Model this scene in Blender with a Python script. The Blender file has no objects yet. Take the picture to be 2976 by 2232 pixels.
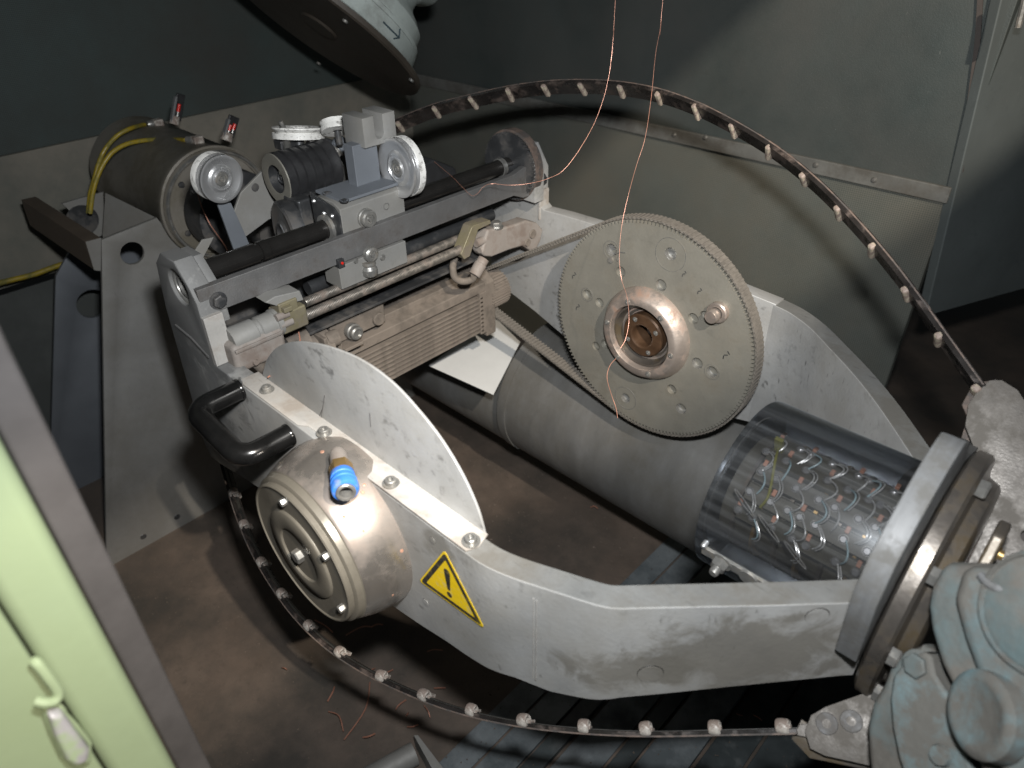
import bpy, bmesh, math, random
from mathutils import Vector, Matrix, Euler
from mathutils.geometry import interpolate_bezier
random.seed(7)
V = Vector
PI = math.pi
scene = bpy.context.scene
COL = scene.collection

# ------------------------------------------------------------------ camera
# world frame: X runs along the twisting axis of the machine (towards the near
# right), Y goes from the near side plate to the far side plate, Z is up; metres.
FPX, CX, CY = 2100.0, 1488.0, 1116.0
A_ = V((2688, 1416, -2100)).normalized()
B_ = V((2427, -1493, 2100)).normalized()
Z_ = A_.cross(B_).normalized()
B_ = Z_.cross(A_)
RW = Matrix((A_, B_, Z_))                    # camera (x right, y down, z ahead) -> world
CAMP = -1.05 * (RW @ V(((1136 - CX) / FPX, (1405 - CY) / FPX, 1.0)))

cam_d = bpy.data.cameras.new("camera")
cam = bpy.data.objects.new("camera", cam_d)
COL.objects.link(cam)
rot = RW @ Matrix(((1, 0, 0), (0, -1, 0), (0, 0, -1)))
cam.matrix_world = Matrix.Translation(CAMP) @ rot.to_4x4()
cam_d.sensor_width = 36.0
cam_d.lens = 36.0 * FPX / 2976.0
cam_d.clip_start = 0.02
cam_d.clip_end = 60
cam_d.dof.use_dof = True
cam_d.dof.focus_distance = 1.40
cam_d.dof.aperture_fstop = 3.4
scene.camera = cam

# ------------------------------------------------------------------ light
world = bpy.data.worlds.new("World")
scene.world = world
world.use_nodes = True
bg = world.node_tree.nodes["Background"]
bg.inputs[0].default_value = (0.55, 0.68, 0.75, 1)
bg.inputs[1].default_value = 0.03

def lamp(name, kind, loc, target, energy, color, size, **kw):
    d = bpy.data.lights.new(name, kind)
    d.energy = energy
    d.color = color
    if kind == 'AREA':
        d.shape = 'RECTANGLE'; d.size, d.size_y = size
    else:
        d.shadow_soft_size = size
    for k, v in kw.items():
        setattr(d, k, v)
    o = bpy.data.objects.new(name, d)
    COL.objects.link(o)
    o.location = loc
    q = (V(target) - V(loc)).to_track_quat('-Z', 'Y')
    o.rotation_euler = q.to_euler()
    return o

FLASH = CAMP + (RW @ V((0.045, -0.15, 0.0)))
lamp("camera_flash", 'AREA', FLASH, FLASH + (RW @ V((0.0, -0.04, 1.0))), 18.5, (0.965, 0.985, 1.0), (0.075, 0.045), spread=math.radians(125))
# warm inspection lamp above and to the right, shining in between the two added blocker sheets
LAMPP = V((1.590, -0.392, 1.763))
lamp("inspection_lamp", 'SPOT', LAMPP, (0.0, 0.4, -0.4), 330.0, (1.0, 0.89, 0.75), 0.018, spot_size=math.radians(150), spot_blend=0.3)

scene.view_settings.view_transform = 'Standard'
scene.view_settings.look = 'None'
scene.view_settings.exposure = 0.0
scene.view_settings.gamma = 1.0
scene.render.resolution_x, scene.render.resolution_y = 1024, 768

# ------------------------------------------------------------------ measuring
def ray(u, v):
    return RW @ V(((u - CX) / FPX, (v - CY) / FPX, 1.0))

def P(u, v, ax, val):
    """the point of the plane <ax>=val that is seen at photograph pixel (u, v)"""
    r = ray(u, v); i = 'xyz'.index(ax)
    return CAMP + r * ((val - CAMP[i]) / r[i])

def PD(u, v, depth):
    return CAMP + ray(u, v) * depth

def PN(u, v, p0, n):
    r = ray(u, v)
    return CAMP + r * ((V(p0) - CAMP).dot(n) / r.dot(n))

# ------------------------------------------------------------------ materials
def mat(name, col, rough=0.5, metal=0.0, var=0.15, scale=9.0, dirt=None, amt=0.3, dscale=5.0,
        bump=0.15, bscale=140.0, stretch=(1, 1, 1), scratch=0.0, spec=0.5, drough=0.8, soft=0.14, specks=None, smudge=0.0):
    m = bpy.data.materials.new(name)
    m.use_nodes = True
    nt = m.node_tree; N = nt.nodes; L = nt.links
    b = N["Principled BSDF"]
    tc = N.new("ShaderNodeTexCoord")
    mp = N.new("ShaderNodeMapping"); mp.inputs["Scale"].default_value = stretch
    L.new(tc.outputs["Object"], mp.inputs[0])
    n1 = N.new("ShaderNodeTexNoise"); n1.inputs["Scale"].default_value = scale
    n1.inputs["Detail"].default_value = 8; n1.inputs["Roughness"].default_value = 0.62
    L.new(mp.outputs[0], n1.inputs["Vector"])
    r1 = N.new("ShaderNodeValToRGB")
    c = V(col)
    lo = c * (1 - var); hi = c * (1 + var)
    r1.color_ramp.elements[0].position = 0.3; r1.color_ramp.elements[0].color = (*lo, 1)
    r1.color_ramp.elements[1].position = 0.7; r1.color_ramp.elements[1].color = (*hi, 1)
    L.new(n1.outputs[0], r1.inputs[0])
    cur = r1.outputs[0]
    rr = N.new("ShaderNodeMapRange")
    rr.inputs[1].default_value = 0.3; rr.inputs[2].default_value = 0.7
    rr.inputs[3].default_value = max(0.03, rough - 0.08); rr.inputs[4].default_value = min(1, rough + 0.08)
    L.new(n1.outputs[0], rr.inputs[0])
    rcur = rr.outputs[0]
    if scratch > 0:
        ms = N.new("ShaderNodeMapping"); ms.inputs["Scale"].default_value = (30, 260, 45); ms.inputs["Rotation"].default_value = (0.5, 0.4, 0.7)
        L.new(tc.outputs["Object"], ms.inputs[0])
        ns = N.new("ShaderNodeTexNoise"); ns.inputs["Scale"].default_value = 1.0; ns.inputs["Detail"].default_value = 3
        L.new(ms.outputs[0], ns.inputs["Vector"])
        rs = N.new("ShaderNodeMapRange"); rs.inputs[1].default_value = 0.64; rs.inputs[2].default_value = 0.74; rs.inputs[4].default_value = scratch
        L.new(ns.outputs[0], rs.inputs[0])
        mx = N.new("ShaderNodeMixRGB"); L.new(rs.outputs[0], mx.inputs[0]); L.new(cur, mx.inputs[1]); mx.inputs[2].default_value = (*(c * 0.35), 1)
        cur = mx.outputs[0]
    if smudge > 0:      # broad uneven handling marks
        ng = N.new("ShaderNodeTexNoise"); ng.inputs["Scale"].default_value = 2.6; ng.inputs["Detail"].default_value = 6; ng.inputs["Distortion"].default_value = 1.2
        L.new(tc.outputs["Object"], ng.inputs["Vector"])
        rg = N.new("ShaderNodeMapRange"); rg.inputs[1].default_value = 0.50; rg.inputs[2].default_value = 0.72; rg.inputs[4].default_value = smudge
        L.new(ng.outputs[0], rg.inputs[0])
        nh = N.new("ShaderNodeTexNoise"); nh.inputs["Scale"].default_value = 38; nh.inputs["Detail"].default_value = 5; nh.inputs["Roughness"].default_value = 0.7
        L.new(tc.outputs["Object"], nh.inputs["Vector"])
        rh = N.new("ShaderNodeMapRange"); rh.inputs[1].default_value = 0.56; rh.inputs[2].default_value = 0.74; rh.inputs[4].default_value = smudge
        L.new(nh.outputs[0], rh.inputs[0])
        am = N.new("ShaderNodeMath"); am.operation = 'MAXIMUM'; L.new(rg.outputs[0], am.inputs[0]); L.new(rh.outputs[0], am.inputs[1])
        mx = N.new("ShaderNodeMixRGB"); L.new(am.outputs[0], mx.inputs[0]); L.new(cur, mx.inputs[1]); mx.inputs[2].default_value = (*(c * 0.42), 1)
        cur = mx.outputs[0]
    if specks is not None:
        mk_ = N.new("ShaderNodeMapping"); mk_.inputs["Scale"].default_value = (26, 26, 11)
        L.new(tc.outputs["Object"], mk_.inputs[0])
        nk = N.new("ShaderNodeTexNoise"); nk.inputs["Scale"].default_value = 1.6; nk.inputs["Detail"].default_value = 4; nk.inputs["Roughness"].default_value = 0.75
        L.new(mk_.outputs[0], nk.inputs["Vector"])
        rk = N.new("ShaderNodeMapRange"); rk.inputs[1].default_value = 0.675; rk.inputs[2].default_value = 0.76; rk.inputs[4].default_value = 0.8
        L.new(nk.outputs[0], rk.inputs[0])
        mx = N.new("ShaderNodeMixRGB"); L.new(rk.outputs[0], mx.inputs[0]); L.new(cur, mx.inputs[1]); mx.inputs[2].default_value = (*specks, 1)
        cur = mx.outputs[0]
    mcur = None
    if dirt is not None:
        n2 = N.new("ShaderNodeTexNoise"); n2.inputs["Scale"].default_value = dscale
        n2.inputs["Detail"].default_value = 10; n2.inputs["Roughness"].default_value = 0.68
        L.new(tc.outputs["Object"], n2.inputs["Vector"])
        t = 0.62 - 0.30 * amt
        r2 = N.new("ShaderNodeMapRange"); r2.inputs[1].default_value = t - soft * 0.5; r2.inputs[2].default_value = t + soft * 0.5
        r2.inputs[4].default_value = 0.92
        L.new(n2.outputs[0], r2.inputs[0])
        mx = N.new("ShaderNodeMixRGB"); L.new(r2.outputs[0], mx.inputs[0]); L.new(cur, mx.inputs[1]); mx.inputs[2].default_value = (*dirt, 1)
        cur = mx.outputs[0]
        mr = N.new("ShaderNodeMapRange"); L.new(r2.outputs[0], mr.inputs[0]); L.new(rcur, mr.inputs[3]); mr.inputs[4].default_value = drough
        mr.inputs[1].default_value = 0; mr.inputs[2].default_value = 1
        rcur = mr.outputs[0]
        mm = N.new("ShaderNodeMapRange"); L.new(r2.outputs[0], mm.inputs[0]); mm.inputs[3].default_value = metal; mm.inputs[4].default_value = metal * 0.3
        mcur = mm.outputs[0]
    L.new(cur, b.inputs["Base Color"]); L.new(rcur, b.inputs["Roughness"])
    if mcur: L.new(mcur, b.inputs["Metallic"])
    else: b.inputs["Metallic"].default_value = metal
    b.inputs["Specular IOR Level"].default_value = spec
    if bump > 0:
        n3 = N.new("ShaderNodeTexNoise"); n3.inputs["Scale"].default_value = bscale; n3.inputs["Detail"].default_value = 4
        L.new(mp.outputs[0], n3.inputs["Vector"])
        bp = N.new("ShaderNodeBump"); bp.inputs["Strength"].default_value = bump; bp.inputs["Distance"].default_value = 0.0015
        L.new(n3.outputs[0], bp.inputs["Height"]); L.new(bp.outputs[0], b.inputs["Normal"])
    return m

def perforated(name, col, hole, pitch, ax1, ax2, dirt, amt):
    """sheet metal with a fine grid of round holes far below a pixel's width: colour + relief only"""
    m = mat(name, col, 0.6, 0.2, 0.18, 2.5, dirt, amt, 1.6, bump=0, soft=.3, specks=(0.14, 0.15, 0.145))
    nt = m.node_tree; N = nt.nodes; L = nt.links; b = N["Principled BSDF"]
    tc = N.new("ShaderNodeTexCoord"); sp = N.new("ShaderNodeSeparateXYZ"); L.new(tc.outputs["Object"], sp.inputs[0])
    def math_(op, a, bb=None):
        n = N.new("ShaderNodeMath"); n.operation = op
        for i, x in enumerate((a, bb)):
            if x is None: continue
            if isinstance(x, (int, float)): n.inputs[i].default_value = x
            else: L.new(x, n.inputs[i])
        return n.outputs[0]
    k = 2 * PI / pitch
    s1 = math_('SINE', math_('MULTIPLY', sp.outputs[ax1], k)); s2 = math_('SINE', math_('MULTIPLY', sp.outputs[ax2], k))
    pr = math_('MULTIPLY', s1, s2)
    mr = N.new("ShaderNodeMapRange"); mr.inputs[1].default_value = 0.25; mr.inputs[2].default_value = 0.5; mr.inputs[4].default_value = 0.62
    L.new(math_('ABSOLUTE', pr), mr.inputs[0])
    src = b.inputs["Base Color"].links[0].from_socket
    mx = N.new("ShaderNodeMixRGB"); L.new(mr.outputs[0], mx.inputs[0]); L.new(src, mx.inputs[1]); mx.inputs[2].default_value = (*hole, 1)
    L.new(mx.outputs[0], b.inputs["Base Color"])
    return m

DUST = (0.17, 0.135, 0.11)
M = {}
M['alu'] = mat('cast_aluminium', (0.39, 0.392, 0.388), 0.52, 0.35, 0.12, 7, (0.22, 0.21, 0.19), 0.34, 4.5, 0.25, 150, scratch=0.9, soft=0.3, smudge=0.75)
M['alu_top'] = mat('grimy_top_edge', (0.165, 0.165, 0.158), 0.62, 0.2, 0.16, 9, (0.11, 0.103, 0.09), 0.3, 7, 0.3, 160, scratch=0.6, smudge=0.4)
M['alu_dusty'] = mat('dusty_aluminium', (0.42, 0.405, 0.38), 0.62, 0.25, 0.14, 9, (0.25, 0.22, 0.19), 0.25, 9, 0.3, 160, scratch=0.5, smudge=0.3)
M['alu_bar'] = mat('worn_crossbar_metal', (0.160, 0.157, 0.154), 0.5, 0.5, 0.14, 16, (0.077, 0.070, 0.064), 0.22, 12, 0.35, 320)
M['alu_clean'] = mat('brushed_aluminium', (0.145, 0.148, 0.15), 0.55, 0.15, 0.12, 14, (0.10, 0.097, 0.09), 0.25, 20, 0.2, 60, stretch=(10, 1, 1), smudge=0.4, scratch=.3)
M['turned'] = mat('turned_aluminium', (0.62, 0.62, 0.62), 0.30, 0.8, 0.03, 12, None, bump=0.0)
M['cer_white'] = mat('white_ceramic_coat', (0.62, 0.61, 0.58), 0.45, 0.0, 0.12, 60, (0.12, 0.11, 0.10), 0.08, 90, 0.2, 200)
M['nickel'] = mat('nickel_cylinder', (0.40, 0.365, 0.33), 0.27, 0.82, 0.12, 5, (0.25, 0.19, 0.155), 0.2, 7, 0.1, 60, drough=0.42, scratch=0.35, smudge=0.35, soft=.25)
M['nickel_dark'] = mat('dusty_end_cap', (0.165, 0.15, 0.122), 0.40, 0.35, 0.14, 10, (0.11, 0.098, 0.078), 0.35, 9, 0.15, 90)
M['gear'] = mat('passivated_steel', (0.215, 0.205, 0.176), 0.47, 0.35, 0.12, 9, (0.133, 0.122, 0.099), 0.22, 10, 0.2, 180, scratch=0.25, smudge=.2)
M['copper_stain'] = mat('copper_dusted_ring', (0.40, 0.345, 0.305), 0.36, 0.7, 0.16, 18, (0.24, 0.155, 0.115), 0.2, 16, 0.2, 120)
M['brass'] = mat('brass', (0.38, 0.25, 0.10), 0.35, 0.8, 0.15, 40)
M['bronze'] = mat('dark_bronze_sleeve', (0.085, 0.048, 0.027), 0.42, 0.45, 0.25, 40)
M['chrome'] = mat('oiled_guide_shaft', (0.068, 0.064, 0.060), 0.20, 0.8, 0.25, 8, bump=0.05, bscale=80)
M['steel'] = mat('zinc_steel', (0.27, 0.265, 0.25), 0.36, 0.65, 0.18, 40, (0.13, 0.11, 0.085), 0.14, 40)
M['steel_dark'] = mat('dark_steel', (0.07, 0.072, 0.075), 0.42, 0.6, 0.25, 12, (0.10, 0.09, 0.08), 0.2, 12)
M['thread'] = mat('threaded_steel', (0.22, 0.20, 0.175), 0.4, 0.7, 0.2, 60, DUST, 0.25, 30)
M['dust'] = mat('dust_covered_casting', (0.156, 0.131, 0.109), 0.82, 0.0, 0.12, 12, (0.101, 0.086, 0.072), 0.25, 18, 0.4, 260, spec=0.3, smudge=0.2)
M['recess_shade'] = mat('painted_recess_shade', (0.045, 0.042, 0.045), 0.85, 0.0, 0.2, 14, None, bump=0.3)  # dark gaps behind the fins and box slot: shade put into the colour
M['box'] = mat('dusty_painted_box', (0.216, 0.192, 0.172), 0.7, 0.0, 0.12, 14, (0.152, 0.120, 0.100), 0.3, 14, 0.3, 200)
M['olive'] = mat('yellow_chromate', (0.20, 0.175, 0.11), 0.5, 0.35, 0.2, 14, (0.13, 0.11, 0.085), 0.3, 18)
M['rubber'] = mat('belt_rubber', (0.022, 0.021, 0.018), 0.55, 0.0, 0.3, 40)
M['belt'] = mat('dusty_belt_teeth', (0.125, 0.112, 0.096), 0.8, 0.0, 0.25, 60)
M['black'] = mat('black_plastic', (0.006, 0.006, 0.006), 0.17, 0.0, 0.3, 30, bump=0.03, bscale=40, spec=0.45)
M['blackmat'] = mat('black_cover', (0.022, 0.022, 0.023), 0.42, 0.1, 0.3, 30)
M['carbon'] = mat('carbon_bow', (0.016, 0.014, 0.013), 0.27, 0.0, 0.35, 30, (0.075, 0.055, 0.045), 0.10, 22, spec=0.6)
M['bowedge'] = mat('dusty_bow_edge', (0.115, 0.084, 0.068), 0.6, 0.0, 0.3, 60, (0.05, 0.045, 0.042), 0.4, 40)
M['ceramic'] = mat('guide_eyelet_ceramic', (0.40, 0.37, 0.33), 0.42, 0.0, 0.3, 160, (0.16, 0.12, 0.10), 0.4, 60)
M['ceramic_br'] = mat('dusty_guide_eyelet', (0.20, 0.155, 0.13), 0.6, 0.0, 0.25, 160, (0.38, 0.34, 0.25), 0.22, 110)
M['rotor'] = mat('pitted_rotor_arm', (0.205, 0.19, 0.175), 0.42, 0.45, 0.18, 30, (0.10, 0.09, 0.078), 0.35, 16, 0.3, 300, smudge=.4)
M['hub'] = mat('oily_hub_steel', (0.15, 0.135, 0.12), 0.32, 0.7, 0.2, 14, (0.08, 0.06, 0.035), 0.3, 12, 0.25, 120, drough=0.42)
M['blue'] = mat('worn_blue_green_casting', (0.135, 0.20, 0.215), 0.62, 0.0, 0.25, 7, (0.115, 0.105, 0.092), 0.52, 11, 1.0, 70, soft=0.16, smudge=.45, spec=.35)
M['bluedirt'] = mat('grimy_cast_face', (0.12, 0.112, 0.10), 0.66, 0.0, 0.25, 16, (0.10, 0.14, 0.145), 0.3, 9, 1.0, 70, soft=.2, smudge=.45, spec=.35)
M['green'] = mat('light_green_paint', (0.212, 0.262, 0.165), 0.42, 0.0, 0.07, 5, (0.185, 0.23, 0.13), 0.35, 3, 0.15, 60, soft=.4, smudge=.15, specks=(.30,.32,.28))
M['seal'] = mat('grey_rubber_seal', (0.043, 0.039, 0.038), 0.7, 0.0, 0.15, 16)
M['bracket'] = mat('grey_support_plate', (0.25, 0.247, 0.237), 0.55, 0.3, 0.12, 4, (0.15, 0.14, 0.12), 0.26, 3, 0.15, 120, scratch=0.2, soft=.3, smudge=.25)
M['bracket2'] = mat('blue_grey_plate', (0.145, 0.157, 0.174), 0.55, 0.25, 0.1, 5)
M['brown'] = mat('brown_painted_rail', (0.085, 0.065, 0.048), 0.6, 0.0, 0.15, 12)
M['housing'] = mat('grey_brown_housing', (0.235, 0.215, 0.185), 0.45, 0.3, 0.13, 6, (0.13, 0.115, 0.085), 0.3, 5)
M['hose'] = mat('yellow_hose', (0.30, 0.22, 0.02), 0.4, 0.0, 0.15, 60, (0.14, 0.13, 0.03), 0.3, 30)
M['red'] = mat('red_indicator', (0.55, 0.02, 0.012), 0.25, 0.0, 0.15, 60)
M['duct'] = mat('stained_sheet_duct', (0.144, 0.144, 0.141), 0.5, 0.3, 0.22, 5, (0.074, 0.067, 0.054), 0.4, 3.2, 0.15, 90, stretch=(3, 1, 1), soft=0.3)
M['white'] = mat('white_sheet', (0.60, 0.60, 0.585), 0.55, 0.0, 0.05, 8)
M['floor'] = mat('oily_brown_floor', (0.142, 0.108, 0.086), 0.6, 0.1, 0.24, 3.5, (0.055, 0.05, 0.044), 0.40, 3.0, 0.4, 90, soft=0.3, drough=0.45, smudge=.45, specks=(.17,.14,.11))
M['floor2'] = mat('worn_steel_floor_strip', (0.20, 0.22, 0.23), 0.5, 0.35, 0.2, 9, (0.06, 0.072, 0.078), 0.42, 5, 0.2, 80, stretch=(1, .25, 1), soft=0.2)
M['floor3'] = mat('dark_oily_steel_strip', (0.055, 0.065, 0.068), 0.4, 0.3, 0.3, 9, (0.12, 0.125, 0.125), 0.12, 6)
M['pit'] = mat('pit_lining', (0.05, 0.055, 0.052), 0.7, 0.0, 0.25, 3, (0.09, 0.095, 0.09), 0.12, 5, soft=0.3)
M['wall'] = mat('dark_green_panel', (0.054, 0.067, 0.065), 0.5, 0.15, 0.18, 2.5, (0.075, 0.073, 0.066), 0.3, 1.2, 0.3, 300, soft=0.4, specks=(0.14, 0.15, 0.145), smudge=.25)
M['wall_perf'] = perforated('perforated_wall_sheet', (0.145, 0.155, 0.138), (0.045, 0.052, 0.048), 0.012, 0, 2, (0.15, 0.135, 0.105), 0.3)
M['wall_left'] = perforated('perforated_dark_panel', (0.072, 0.098, 0.093), (0.019, 0.025, 0.025), 0.010, 1, 2, (0.064, 0.061, 0.053), 0.3)
M['wall_low'] = mat('dusty_lower_panel', (0.25, 0.225, 0.185), 0.65, 0.1, 0.18, 3.0, (0.11, 0.12, 0.105), 0.35, 2.0, soft=0.3, smudge=.3)
M['trim'] = mat('grey_trim_strip', (0.15, 0.15, 0.14), 0.6, 0.2, 0.16, 12, (0.085, 0.08, 0.07), 0.35, 7, smudge=.4)
M['rwall'] = mat('grey_green_door_panel', (0.094, 0.108, 0.108), 0.5, 0.15, 0.16, 3, (0.08, 0.09, 0.088), 0.35, 2, soft=0.3, smudge=.35, specks=(.16,.17,.165))
M['sealant'] = mat('brown_sealant', (0.055, 0.045, 0.04), 0.6)
M['yellow'] = mat('warning_yellow', (0.72, 0.50, 0.012), 0.42, 0.0, 0.05, 20, (0.50, 0.40, 0.14), 0.06, 60)
M['sblack'] = mat('sticker_black', (0.03, 0.028, 0.024), 0.45, 0.0, 0.3, 60, (0.22, 0.17, 0.03), 0.04, 110)
M['bluep'] = mat('blue_coupling_sleeve', (0.035, 0.16, 0.55), 0.42, 0.0, 0.15, 60, (0.18, 0.20, 0.26), 0.08, 40)
M['copper'] = mat('copper_wire', (0.45, 0.215, 0.15), 0.35, 0.4, 0.1, 100, bump=0)
M['copper_fleck'] = mat('copper_fleck', (0.42, 0.23, 0.16), 0.5, 0.3)
M['orange'] = mat('orange_band', (0.26, 0.095, 0.045), 0.6, 0.0, 0.2, 20)
M['reel_dark'] = mat('dark_brown_reel_face', (0.045, 0.037, 0.029), 0.5, 0.2, 0.25, 6, specks=(.1,.09,.07))
M['reel_lite'] = mat('pale_grey_reel_body', (0.36, 0.40, 0.38), 0.5, 0.15, 0.12, 8, (0.19, 0.20, 0.185), 0.16, 7, smudge=.25)
M['marker'] = mat('marker_ink', (0.03, 0.05, 0.06), 0.7)
M['pcb'] = mat('dark_terminal_block', (0.075, 0.070, 0.055), 0.5, 0.1, 0.3, 30)
M['pcb_y'] = mat('yellow_green_insulation', (0.16, 0.155, 0.03), 0.5)
M['wire_w'] = mat('pale_blue_wire', (0.26, 0.36, 0.38), 0.4)
M['silver_lead'] = mat('silvered_lead', (0.55, 0.55, 0.53), 0.3, 0.5, 0.1, 60, bump=0)
M['latch'] = mat('worn_latch', (0.30, 0.29, 0.30), 0.5, 0.1, 0.2, 20, (0.23, 0.29, 0.17), 0.4, 40)
M['grit'] = mat('floor_grit', (0.12, 0.095, 0.075), 0.8, 0.0, 0.5, 90)
M['terminal'] = mat('orange_terminal', (0.34, 0.16, 0.10), 0.4, var=.3)

def oil_and_shade_patch(m, centre, size, col):
    """one dark patch of irregular outline on the metal, for real oil and for painted-in shade"""
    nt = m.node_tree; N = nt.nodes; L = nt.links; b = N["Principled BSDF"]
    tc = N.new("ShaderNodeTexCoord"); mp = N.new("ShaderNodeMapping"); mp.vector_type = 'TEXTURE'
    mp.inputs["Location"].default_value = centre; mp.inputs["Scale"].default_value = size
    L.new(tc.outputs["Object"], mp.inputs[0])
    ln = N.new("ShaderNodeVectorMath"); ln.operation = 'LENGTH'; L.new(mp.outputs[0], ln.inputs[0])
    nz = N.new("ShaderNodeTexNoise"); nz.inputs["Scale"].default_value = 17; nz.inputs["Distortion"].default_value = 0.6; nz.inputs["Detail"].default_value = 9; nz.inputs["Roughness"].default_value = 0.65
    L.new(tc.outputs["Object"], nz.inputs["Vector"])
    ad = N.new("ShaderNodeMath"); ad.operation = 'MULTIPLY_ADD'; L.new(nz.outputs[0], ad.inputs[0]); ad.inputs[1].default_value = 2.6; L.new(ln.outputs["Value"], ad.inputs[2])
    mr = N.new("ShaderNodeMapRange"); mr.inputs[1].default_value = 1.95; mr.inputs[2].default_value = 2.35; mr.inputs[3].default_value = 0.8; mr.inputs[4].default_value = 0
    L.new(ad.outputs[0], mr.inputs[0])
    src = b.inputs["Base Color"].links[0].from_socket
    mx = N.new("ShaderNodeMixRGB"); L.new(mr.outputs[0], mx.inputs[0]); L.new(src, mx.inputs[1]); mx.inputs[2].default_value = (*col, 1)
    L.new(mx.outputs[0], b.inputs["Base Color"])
oil_and_shade_patch(M['alu'], (0.50, 0.17, -0.10), (0.14, 0.15, 0.085), (0.15, 0.14, 0.12))
oil_and_shade_patch(M['alu'], (0.40, 0.06, -0.13), (0.09, 0.09, 0.04), (0.15, 0.14, 0.12))
oil_and_shade_patch(M['alu'], (-0.58, 0.0, 0.12), (0.22, 0.25, 0.22), (0.12, 0.12, 0.118))  # darkening put into the colour to dim the bearing head, no oil there
oil_and_shade_patch(M['alu'], (-0.62, -0.02, -0.12), (0.14, 0.2, 0.2), (0.17, 0.17, 0.168))  # broad darker patch on the left end of the near plate
oil_and_shade_patch(M['alu'], (0.12, -0.018, -0.03), (0.035, 0.04, 0.03), (0.2, 0.19, 0.17))

def clear_plastic():
    m = bpy.data.materials.new('clear_plastic_cover')
    m.use_nodes = True
    nt = m.node_tree; N = nt.nodes; L = nt.links
    N.remove(N["Principled BSDF"])
    out = N["Material Output"]
    tr = N.new("ShaderNodeBsdfTransparent"); tr.inputs[0].default_value = (0.55, 0.55, 0.56, 1)
    gl = N.new("ShaderNodeBsdfGlossy"); gl.inputs["Roughness"].default_value = 0.27; gl.inputs[0].default_value = (0.9, 0.95, 1, 1)
    df = N.new("ShaderNodeBsdfDiffuse"); df.inputs[0].default_value = (0.27, 0.28, 0.29, 1)
    fr = N.new("ShaderNodeFresnel"); fr.inputs[0].default_value = 1.5
    tc = N.new("ShaderNodeTexCoord"); mp = N.new("ShaderNodeMapping"); mp.inputs["Scale"].default_value = (3, 70, 70)
    L.new(tc.outputs["Object"], mp.inputs[0])
    n1 = N.new("ShaderNodeTexNoise"); n1.inputs["Scale"].default_value = 1.0; L.new(mp.outputs[0], n1.inputs["Vector"])
    bp = N.new("ShaderNodeBump"); bp.inputs["Strength"].default_value = 0.12; bp.inputs["Distance"].default_value = 0.001
    L.new(n1.outputs[0], bp.inputs["Height"]); L.new(bp.outputs[0], gl.inputs["Normal"])
    mr = N.new("ShaderNodeMapRange"); mr.inputs[1].default_value = 0.4; mr.inputs[2].default_value = 0.75; mr.inputs[3].default_value = 0.03; mr.inputs[4].default_value = 0.14
    L.new(n1.outputs[0], mr.inputs[0])
    m1 = N.new("ShaderNodeMixShader"); L.new(mr.outputs[0], m1.inputs[0]); L.new(tr.outputs[0], m1.inputs[1]); L.new(df.outputs[0], m1.inputs[2])
    m2 = N.new("ShaderNodeMixShader"); L.new(fr.outputs[0], m2.inputs[0]); L.new(m1.outputs[0], m2.inputs[1]); L.new(gl.outputs[0], m2.inputs[2])
    L.new(m2.outputs[0], out.inputs[0])
    return m
M['clear'] = clear_plastic()

# ------------------------------------------------------------------ mesh helpers
def basis(n, ref=None):
    n = V(n).normalized()
    r = V(ref) if ref is not None else (V((0, 0, 1)) if abs(n.z) < 0.9 else V((1, 0, 0)))
    u = r.cross(n).normalized() if ref is None else (r - n * r.dot(n)).normalized()
    return u, n.cross(u), n

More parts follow.
